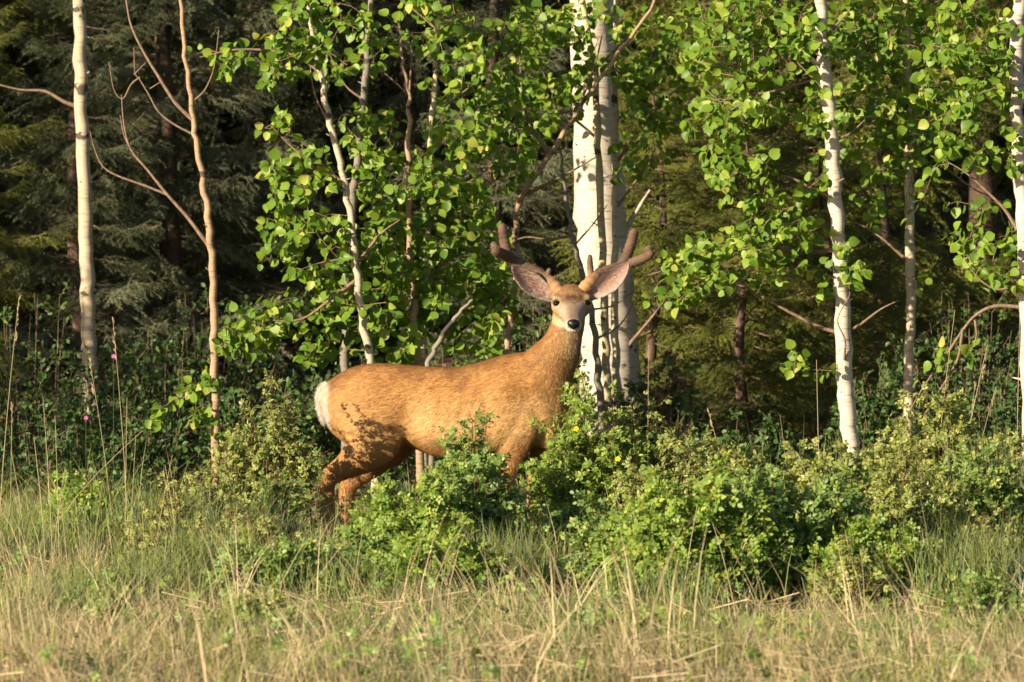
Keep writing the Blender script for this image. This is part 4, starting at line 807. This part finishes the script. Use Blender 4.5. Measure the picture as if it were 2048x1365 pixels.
def hide_colour(V, N):
    q = to_px(V); px, py = q[:, 0], q[:, 1]; s, l, u = head_coords(V); n = len(V); al = np.abs(l)
    C = np.tile(RUST, (n, 1)); jit = vnoise(V, 31) * .10 + vnoise(V, 90) * .08
    top = np.interp(px, T[:, 0], T[:, 1]); bot = np.interp(px, T[:, 0], T[:, 2]); k = (py - top) / (bot - top)
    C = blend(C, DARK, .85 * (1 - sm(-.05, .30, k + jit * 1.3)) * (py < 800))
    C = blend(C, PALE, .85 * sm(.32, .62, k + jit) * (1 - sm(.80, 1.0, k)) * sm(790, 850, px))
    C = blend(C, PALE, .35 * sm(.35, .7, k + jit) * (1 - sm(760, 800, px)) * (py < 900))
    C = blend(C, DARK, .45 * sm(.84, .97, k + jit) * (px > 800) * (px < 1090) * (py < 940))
    C = blend(C, (.40, .20, .075), .7 * sm(880, 930, py))                                  # legs
    C = blend(C, (.54, .36, .18), .8 * sm(960, 1010, py) * sm(900, 960, px))
    C = blend(C, WHITE, sm(667, 655, px + jit * 40) * sm(752, 772, py) * (1 - sm(835, 870, py)))   # rump
    neck = sm(1062, 1095, px) * (1 - sm(770, 830, py))
    C = blend(C, (.44, .245, .092), .7 * neck); C = blend(C, CREAM, .8 * neck * np.exp(-((px - 1148) / 20) ** 2) * sm(-.2, -.7, N[:, 1]) * sm(640, 670, py) * (1 - sm(690, 740, py)))
    C = blend(C, DARK, .35 * neck * sm(1098, 1075, px + jit * 30) * (1 - sm(690, 730, py)))
    hd = sm(-.05, .05, s) * (V[:, 1] < .06) * sm(-.094, -.074, u)
    C = blend(C, (.34, .19, .082), hd)                                                      # forehead
    face = hd * sm(.44, .57, s + jit * .2)
    C = blend(C, (.25, .19, .14), face); C = blend(C, (.20, .135, .09), face * sm(.030, .012, al) * (u > 0) * .45)                                                     # grey face
    C = blend(C, (.36, .29, .22), face * sm(.02, .045, al) * sm(.42, .55, s) * .7); C = blend(C, (.36, .215, .10), hd * sm(.058, .076, al) * sm(.015, -.01, u) * .8)
    C = blend(C, (.035, .022, .016), hd * np.exp(-((s - .41) / .07) ** 2) * sm(.066, .012, al + jit * .05) * (u > 0) * .85); C = blend(C, (.05, .03, .02), hd * np.exp(-((al - .050) / .014) ** 2) * sm(.28, .36, s) * sm(.5, .42, s) * (u > .02) * .6); C = blend(C, (.16, .085, .04), hd * sm(.30, .12, s) * sm(.0, .03, u) * .35 * (.6 + 4 * np.abs(jit)))  # dark brow
    C = blend(C, (.13, .085, .06), face * sm(.022, .008, al) * sm(.70, .82, s) * (u > -.005) * .5)
    C = blend(C, (.52, .46, .39), hd * sm(.90, .95, s) * sm(.027, .034, al) )                # white round the nose
    C = blend(C, (.64, .58, .50), hd * sm(-.012, -.022, u) * sm(.62, .80, s))                # chin
    C = blend(C, (.60, .42, .24), hd * sm(-.035, -.055, u) * sm(.25, .5, s) * .6)            # throat
    for sd in (-1, 1):  # pale ring and dark lid of the eye
        d = np.sqrt(((s - .40) * HL) ** 2 + (l - sd * .078) ** 2 + (u - .018) ** 2)
        C = blend(C, (.44, .34, .24), hd * sm(.040, .026, d) * .55); C = blend(C, (.06, .04, .03), hd * sm(.021, .014, d) * .9)
    return np.clip(C, 0, 1)
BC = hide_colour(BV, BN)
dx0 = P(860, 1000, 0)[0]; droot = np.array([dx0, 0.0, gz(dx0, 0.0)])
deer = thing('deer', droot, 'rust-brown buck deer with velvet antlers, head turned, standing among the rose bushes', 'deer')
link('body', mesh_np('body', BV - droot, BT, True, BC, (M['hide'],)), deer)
def grow(V, Tt, C, n, lenf, flow, wd, lift=0.35, jit=0.25):
    a_, b_, c_ = V[Tt[:, 0]], V[Tt[:, 1]], V[Tt[:, 2]]; nn = np.cross(b_ - a_, c_ - a_); ar = np.linalg.norm(nn, axis=1); nn = nrm(nn)
    k = rng.choice(len(Tt), n, p=ar / ar.sum()); r1 = np.sqrt(rng.random(n))[:, None]; r2 = rng.random(n)[:, None]; ww = (1 - r1, r1 * (1 - r2), r1 * r2)
    p = a_[k] * ww[0] + b_[k] * ww[1] + c_[k] * ww[2]; col = C[Tt[k, 0]] * ww[0] + C[Tt[k, 1]] * ww[1] + C[Tt[k, 2]] * ww[2]; N = nn[k]
    d = flow(p, N) + rng.normal(size=(n, 3)) * jit; d = nrm(d - (d * N).sum(1, keepdims=True) * N); L = lenf(p)[:, None] * rng.uniform(.6, 1.25, (n, 1))
    sd = nrm(np.cross(N, d)) * wd / 2; tip = p + nrm(d + N * lift) * L
    al_ = p @ np.array([.93, .1, .36]); ac_ = p @ np.array([-.36, .25, .93]); stk = np.sin(ac_ * 240 + 3 * np.sin(al_ * 19 + ac_ * 15)) * np.sin(al_ * 33 + ac_ * 85 + 2 * np.sin(al_ * 11)) + .6 * np.sin(ac_ * 420 + 4 * np.sin(al_ * 27))
    c2 = col * (1 + .11 * stk)[:, None] * (1 + .08 * vnoise(p, 55) * vnoise(p * 1.7 + 3, 40))[:, None] * rng.uniform(.72, 1.14, (n, 1))
    grow.normals = np.repeat(nrm(N + .26 * rng.normal(size=(n, 3))), 3, 0)
    return np.stack([p + sd, p - sd, tip], 1).reshape(-1, 3), np.arange(n * 3).reshape(-1, 3), np.stack([c2 * .96, c2 * .96, np.clip(c2 * 1.05, 0, 1)], 1).reshape(-1, 3)
def fur_mesh(name, v, f, c, m_):
    me_ = mesh_np(name, v, f, True, c, (m_,)); me_.normals_split_custom_set_from_vertices([tuple(q) for q in grow.normals.tolist()]); return me_
def body_flow(p, N):
    q = to_px(p); px, py = q[:, 0], q[:, 1]; s, l, u = head_coords(p)
    f = np.tile(np.array([-1.0, 0, -.38]), (len(p), 1)); neck = (sm(1050, 1110, px) * sm(840, 760, py))[:, None]; f = f * (1 - neck) + np.array([-.25, 0, -1.0]) * neck
    leg = sm(850, 930, py)[:, None] * (1 - sm(780, 860, px) * sm(990, 930, px))[:, None]; f = f * (1 - leg) + np.array([-.1, 0, -1.0]) * leg
    rump = (sm(680, 650, px) * sm(880, 860, py))[:, None]; f = f * (1 - rump) + np.array([-.5, 0, -1.0]) * rump
    hd = ((s > -.05) & (p[:, 1] < .05) & (u > -.08))[:, None]; return np.where(hd, -hax + np.array([0, 0, -.1]), f)
def body_len(p):
    q = to_px(p); px, py = q[:, 0], q[:, 1]; s, l, u = head_coords(p); L = np.full(len(p), .022); L = np.where(py > 900, .014, L)
    L = np.where((px < 672) & (py > 750) & (py < 880), .030, L); hh = (s > -.05) & (p[:, 1] < .05) & (u > -.08); L = np.where((px > 1060) & (py < 760), .018, L); L = np.where(hh, np.where(s < .3, .013, .0075), L); L = np.where((s > .55) & hh, .0035, L); L = np.where((s > .9) & (s < 1.1) & hh, .002, L); return L
v, f, c = grow(BV, BT, BC, 220000, body_len, body_flow, .0018, .26, .24)
q = to_px(v[::3]); 
tag(link('fur', fur_mesh('fur', v - droot, f, c, M['fur']), deer), kind='stuff')
# tail
tp_ = smooth_path([P(656, 768, 0), P(646, 785, 0), P(644, 810, 0), P(649, 832, 0), P(654, 848, 0)], 4); mbt = MB(); v, f = tube(tp_, np.interp(np.linspace(0, 1, len(tp_)), [0, .3, .75, 1], [.022, .026, .018, .004]), 12)
tc = np.where((to_px(v)[:, 1] > 842)[:, None], (.03, .022, .018), WHITE); tail = link('tail', mesh_np('tail', v - droot, f, True, tc, (M['hide'],)), deer)
tri = np.concatenate([f[:, :3], f[:, [0, 2, 3]]]); v2, f2, c2 = grow(v, tri, tc, 3500, lambda p: np.full(len(p), .030), lambda p, N: np.tile([-.35, 0, -1.0], (len(p), 1)), .002, .45)
tag(link('fur', fur_mesh('tail_fur', v2 - droot, f2, c2, M['fur']), tail), kind='stuff')
# eyes and nose, seated on the skull where the rays meet it
def hit(px, py):
    tgt = P(px, py, 0); d = nrm(tgt - CAM); r = bvh.ray_cast(Vector(CAM), Vector(d)); return np.array(r[0]), np.array(r[1])
def ball(c, rx, ry, rz, ax=None, seg=18):
    th = np.linspace(0, math.pi, seg // 2 + 1)[1:-1]; ph = np.arange(seg) * 2 * math.pi / seg
    Vv = [[0, 0, 1]] + [[math.sin(a_) * math.cos(b_), math.sin(a_) * math.sin(b_), math.cos(a_)] for a_ in th for b_ in ph] + [[0, 0, -1]]
    F = []; R = len(th)
    for k in range(seg): F.append((0, 1 + k, 1 + (k + 1) % seg)); F.append((len(Vv) - 1, 1 + (R - 1) * seg + (k + 1) % seg, 1 + (R - 1) * seg + k))
    for r in range(R - 1):
        for k in range(seg): a_, b_, c_, d_ = 1 + r * seg + k, 1 + r * seg + (k + 1) % seg, 1 + (r + 1) * seg + (k + 1) % seg, 1 + (r + 1) * seg + k; F += [(a_, d_, c_), (a_, c_, b_)]
    Vv = np.array(Vv) * [rx, ry, rz]
    if ax is not None: Vv = Vv @ np.array(ax)
    return Vv + c, np.array(F)
for px, py in ((1113.5, 607), (1174.5, 605)):
    h_, n_ = hit(px, py); v, f = ball(h_ - n_ * .005, .0190, .0165, .0140)
    eye = link('eye', mesh_np('eye', v - droot, f, True, None, (M['eye'],)), deer)
    sd = 1 if px > 1144 else -1      # upper lid with lashes
    a_ = np.linspace(.1, math.pi - .1, 11); arc = (h_ + n_ * .002) + np.outer(np.cos(a_) * .0175, hlat) + np.outer(np.sin(a_) * .0125, hup) + np.outer(np.sin(a_) * .006, n_)
    v, f = tube(arc, np.interp(np.linspace(0, 1, 11), [0, .5, 1], [.002, .0035, .002]), 8); link('eyelid', mesh_np('eyelid', v - droot, f, True, np.tile([.07, .045, .03], (len(v), 1)), (M['hide'],)), eye)
    arc = (h_ + n_ * .001) + np.outer(np.cos(a_) * .0185, hlat) + np.outer(-np.sin(a_) * .0115, hup) + np.outer(np.sin(a_) * .005, n_)
    v, f = tube(arc, np.interp(np.linspace(0, 1, 11), [0, .5, 1], [.0015, .0028, .0015]), 8); link('eyelid', mesh_np('eyelid', v - droot, f, True, np.tile([.10, .065, .045], (len(v), 1)), (M['hide'],)), eye)
nc = hp(.985, 0, -.004); v, f = ball(np.zeros(3), .0305, .016, .0245); k = v[:, 2] / .0245; v[:, 0] *= np.where(k > 0, 1 + .12 * k, 1 + .42 * k); v[:, 1] -= .004 * (1 - (v[:, 0] / .034) ** 2)
v += np.array(nc) + np.array([0, -.004, .006]); nose = link('nose', mesh_np('nose', v - droot, f, True, None, (M['nose'],)), deer)
for sd in (-1, 1):
    v, f = ball(nc + np.array([sd * .0150, -.0150, .004]), .0085, .006, .0060); link('nostril', mesh_np('nostril', v - droot, f, True, None, (M['eye'],)), nose)
a_ = np.linspace(-1, 1, 9); ml = np.array([hp(.985 - .05 * abs(q) ** 2, q * .036, -.022 - .014 * abs(q) ** 1.5) + np.array([0, -.003, 0]) for q in a_]); v, f = tube(ml, .0018, 6)
link('mouth', mesh_np('mouth', v - droot, f, True, np.tile([.05, .035, .03], (len(v), 1)), (M['hide'],)), deer)
# hooves
for px, y, top in ((671, -.09, 1112), (699, .1, 1106), (992, -.09, 1104), (1071, .08, 1106)):
    c = P(px, top, y); zb = gz(c[0], y) - .015; mbh = MB()
    for sd in (-1, 1):
        H_ = max(.05, c[2] - zb); rr = []
        for t_, (dx, wx, wy) in zip((0, .4, 1), ((0, .019, .011), (.008, .027, .0135), (.014, .035, .0145))):
            rr.append(ring(np.array([c[0] + dx, y + sd * .014, c[2] - H_ * t_]), np.array([wx, 0, 0]), np.array([0, wy, 0]), 12))
        n = 12; V_ = np.concatenate(rr); i_ = np.arange(n); j_ = (i_ + 1) % n
        mbh.add(V_, np.concatenate([np.stack([r * n + i_, r * n + j_, (r + 1) * n + j_, (r + 1) * n + i_], 1) for r in range(2)]))
    link('hoof', mbh.mesh('hoof', M['hoof'], droot), deer)
# ears
def ear(base, tip, wpx, side):
    nu, nv = 17, 13; b0 = P(*base, -.020); t0 = P(*tip, -.075); ax = t0 - b0; L = np.linalg.norm(ax); ax = ax / L; pr = nrm(np.cross(np.array([0, -1.0, 0]), ax)); pr = pr if pr[2] > 0 else -pr
    u = np.linspace(0, 1, nu); prof = np.interp(u, [0, .1, .25, .45, .65, .82, .94, 1], [.34, .48, .78, 1.0, .96, .70, .36, .06]) * wpx / DS / 2; W = np.linspace(-1, 1, nv)
    G = np.zeros((nu, nv, 3)); Cc = np.zeros((nu, nv, 3))
    for a_ in range(nu):
        for k in range(nv):
            e_ = W[k]; cup = .034 * (1 - e_ * e_) * min(1, prof[a_] / .05) * (1 - .35 * u[a_])
            G[a_, k] = b0 + ax * L * u[a_] + pr * (e_ * prof[a_] - .22 * prof[a_] * (1 if e_ < 0 else .4) * 0 - .10 * wpx / DS * math.sin(u[a_] * math.pi) * .8) + np.array([0, cup, 0])
            edge = abs(e_); c = np.array([.50, .34, .28]); c = c + (np.array([.50, .25, .19]) - c) * max(0, 1 - abs(e_ - .15) * 2.2) * math.exp(-((u[a_] - .5) / .26) ** 2) * .55
            c = c + (np.array([.70, .60, .53]) - c) * np.clip((edge - .6) / .3, 0, 1) * .75; c = c + (np.array([.16, .10, .08]) - c) * (edge > .97) * .55
            c = c + (np.array([.72, .62, .54]) - c) * np.clip(.25 - u[a_], 0, .25) * 2.4; Cc[a_, k] = c * np.array([.86, .88, .9])
    back = G + np.array([0, .008, 0]) ; back[:, [0, -1]] = G[:, [0, -1]] + np.array([0, .003, 0])
    Vv = np.concatenate([G.reshape(-1, 3), back.reshape(-1, 3)]); CC = np.concatenate([Cc.reshape(-1, 3), np.tile([.30, .19, .12], (nu * nv, 1))]); F = []; o_ = nu * nv
    for a_ in range(nu - 1):
        for k in range(nv - 1):
            q = a_ * nv + k; F += [(q, q + 1, q + nv + 1, q + nv), (o_ + q, o_ + q + nv, o_ + q + nv + 1, o_ + q + 1)]
        for k in (0, nv - 1): q = a_ * nv + k; F.append((q, q + nv, o_ + q + nv, o_ + q))
    for k in range(nv - 1): q = (nu - 1) * nv + k; F.append((q, q + 1, o_ + q + 1, o_ + q))
    F = np.array(F); eo = link('ear', mesh_np('ear', Vv - droot, F, True, CC, (M['hide'],)), deer)
    tri = np.concatenate([F[:, :3], F[:, [0, 2, 3]]]); tri = tri if side < 0 else tri[:, ::-1]
    v2, f2, c2 = grow(Vv, tri, CC, 6000, lambda p: np.full(len(p), .012), lambda p, N: np.tile(ax, (len(p), 1)), .0016, .55, .4)
    tag(link('fur', mesh_np('ear_fur', v2 - droot, f2, False, c2, (M['fur'],)), eo), kind='stuff')
ear((1112, 600), (1024, 533), 43, -1); ear((1176, 598), (1257, 525), 42, 1)
# antlers in velvet
def antler(paths):
    mb_ = MB(); allV = []; allF = []; n0 = 0
    for pa in paths:
        p = smooth_path([(*P(q[0], q[1], q[3]), q[2] / DS) for q in pa], 6)
        tip = p[-1]; d = nrm(tip[:3] - p[-2][:3]); r = tip[3]
        ext = [(*(tip[:3] + d * r * a_), r * b_) for a_, b_ in ((.45, .86), (.75, .62), (.93, .33), (.99, .05))]; p = np.vstack([p, ext])
        rad = p[:, 3] * (1 + .06 * np.sin(np.arange(len(p)) * 1.9) + .03 * np.sin(np.arange(len(p)) * 4.1)); v, f = tube(p[:, :3], rad, 14); allV.append(v); allF.append(f + n0); n0 += len(v)
    Vv = np.concatenate(allV); F = np.concatenate(allF); q = vnoise(Vv, 60)[:, None] * .5 + .5
    C = np.array([.075, .047, .033]) * (1 - q) + np.array([.15, .092, .058]) * q; pq = to_px(Vv); C = blend(C, (.38, .22, .105), sm(75, 25, np.hypot(pq[:, 0] - 1142, pq[:, 1] - 585)))
    ao = link('antler', mesh_np('antler', Vv - droot, F, True, C, (M['hide'],)), deer)
    tri = np.concatenate([F[:, :3], F[:, [0, 2, 3]]]); v2, f2, c2 = grow(Vv, tri, C * 1.5 + .035, 16000, lambda p: np.full(len(p), .0042), lambda p, N: rand_unit(len(p)), .0009, 1.2, .5)
    tag(link('velvet', mesh_np('velvet', v2 - droot, f2, False, c2, (M['velvet'],)), ao), kind='stuff')
antler([[(1128, 592, 10, -.02), (1116, 580, 12.5, -.02), (1098, 563, 12.8, .0), (1074, 546, 12, .035), (1050, 533, 10.5, .04), (1030, 524, 10.5, .03), (1016, 515, 10.5, .01), (1003, 507, 10, -.03), (991, 503, 9.5, -.07)],
        [(1024, 522, 9, .02), (1015, 506, 10, .025), (1010, 490, 10.3, .03), (1007, 470, 10.0, .03), (1005, 456, 9.0, .03)],
        [(1004, 508, 8, -.02), (993, 500, 8, .02), (988, 491, 7.5, .04)], [(1092, 560, 6, .01), (1096, 548, 5, .0), (1098, 541, 4.5, -.01)]])
antler([[(1156, 590, 10, -.02), (1168, 578, 12.5, -.02), (1186, 560, 12.8, .0), (1204, 547, 12, .035), (1228, 538, 10.5, .04), (1250, 530, 10.5, .03), (1270, 524, 10, .01), (1285, 518, 9.5, -.03), (1300, 509, 9, -.07)],
        [(1240, 533, 9, .02), (1250, 518, 10.5, .025), (1258, 500, 10.5, .03), (1264, 482, 10.2, .03), (1268, 467, 9.2, .03)],
        [(1282, 519, 8, -.02), (1292, 507, 8, .02), (1298, 498, 7.5, .03)], [(1183, 560, 7, .015), (1181, 540, 6.5, .01), (1180, 523, 5.5, .005), (1180, 514, 4.5, .005)]])
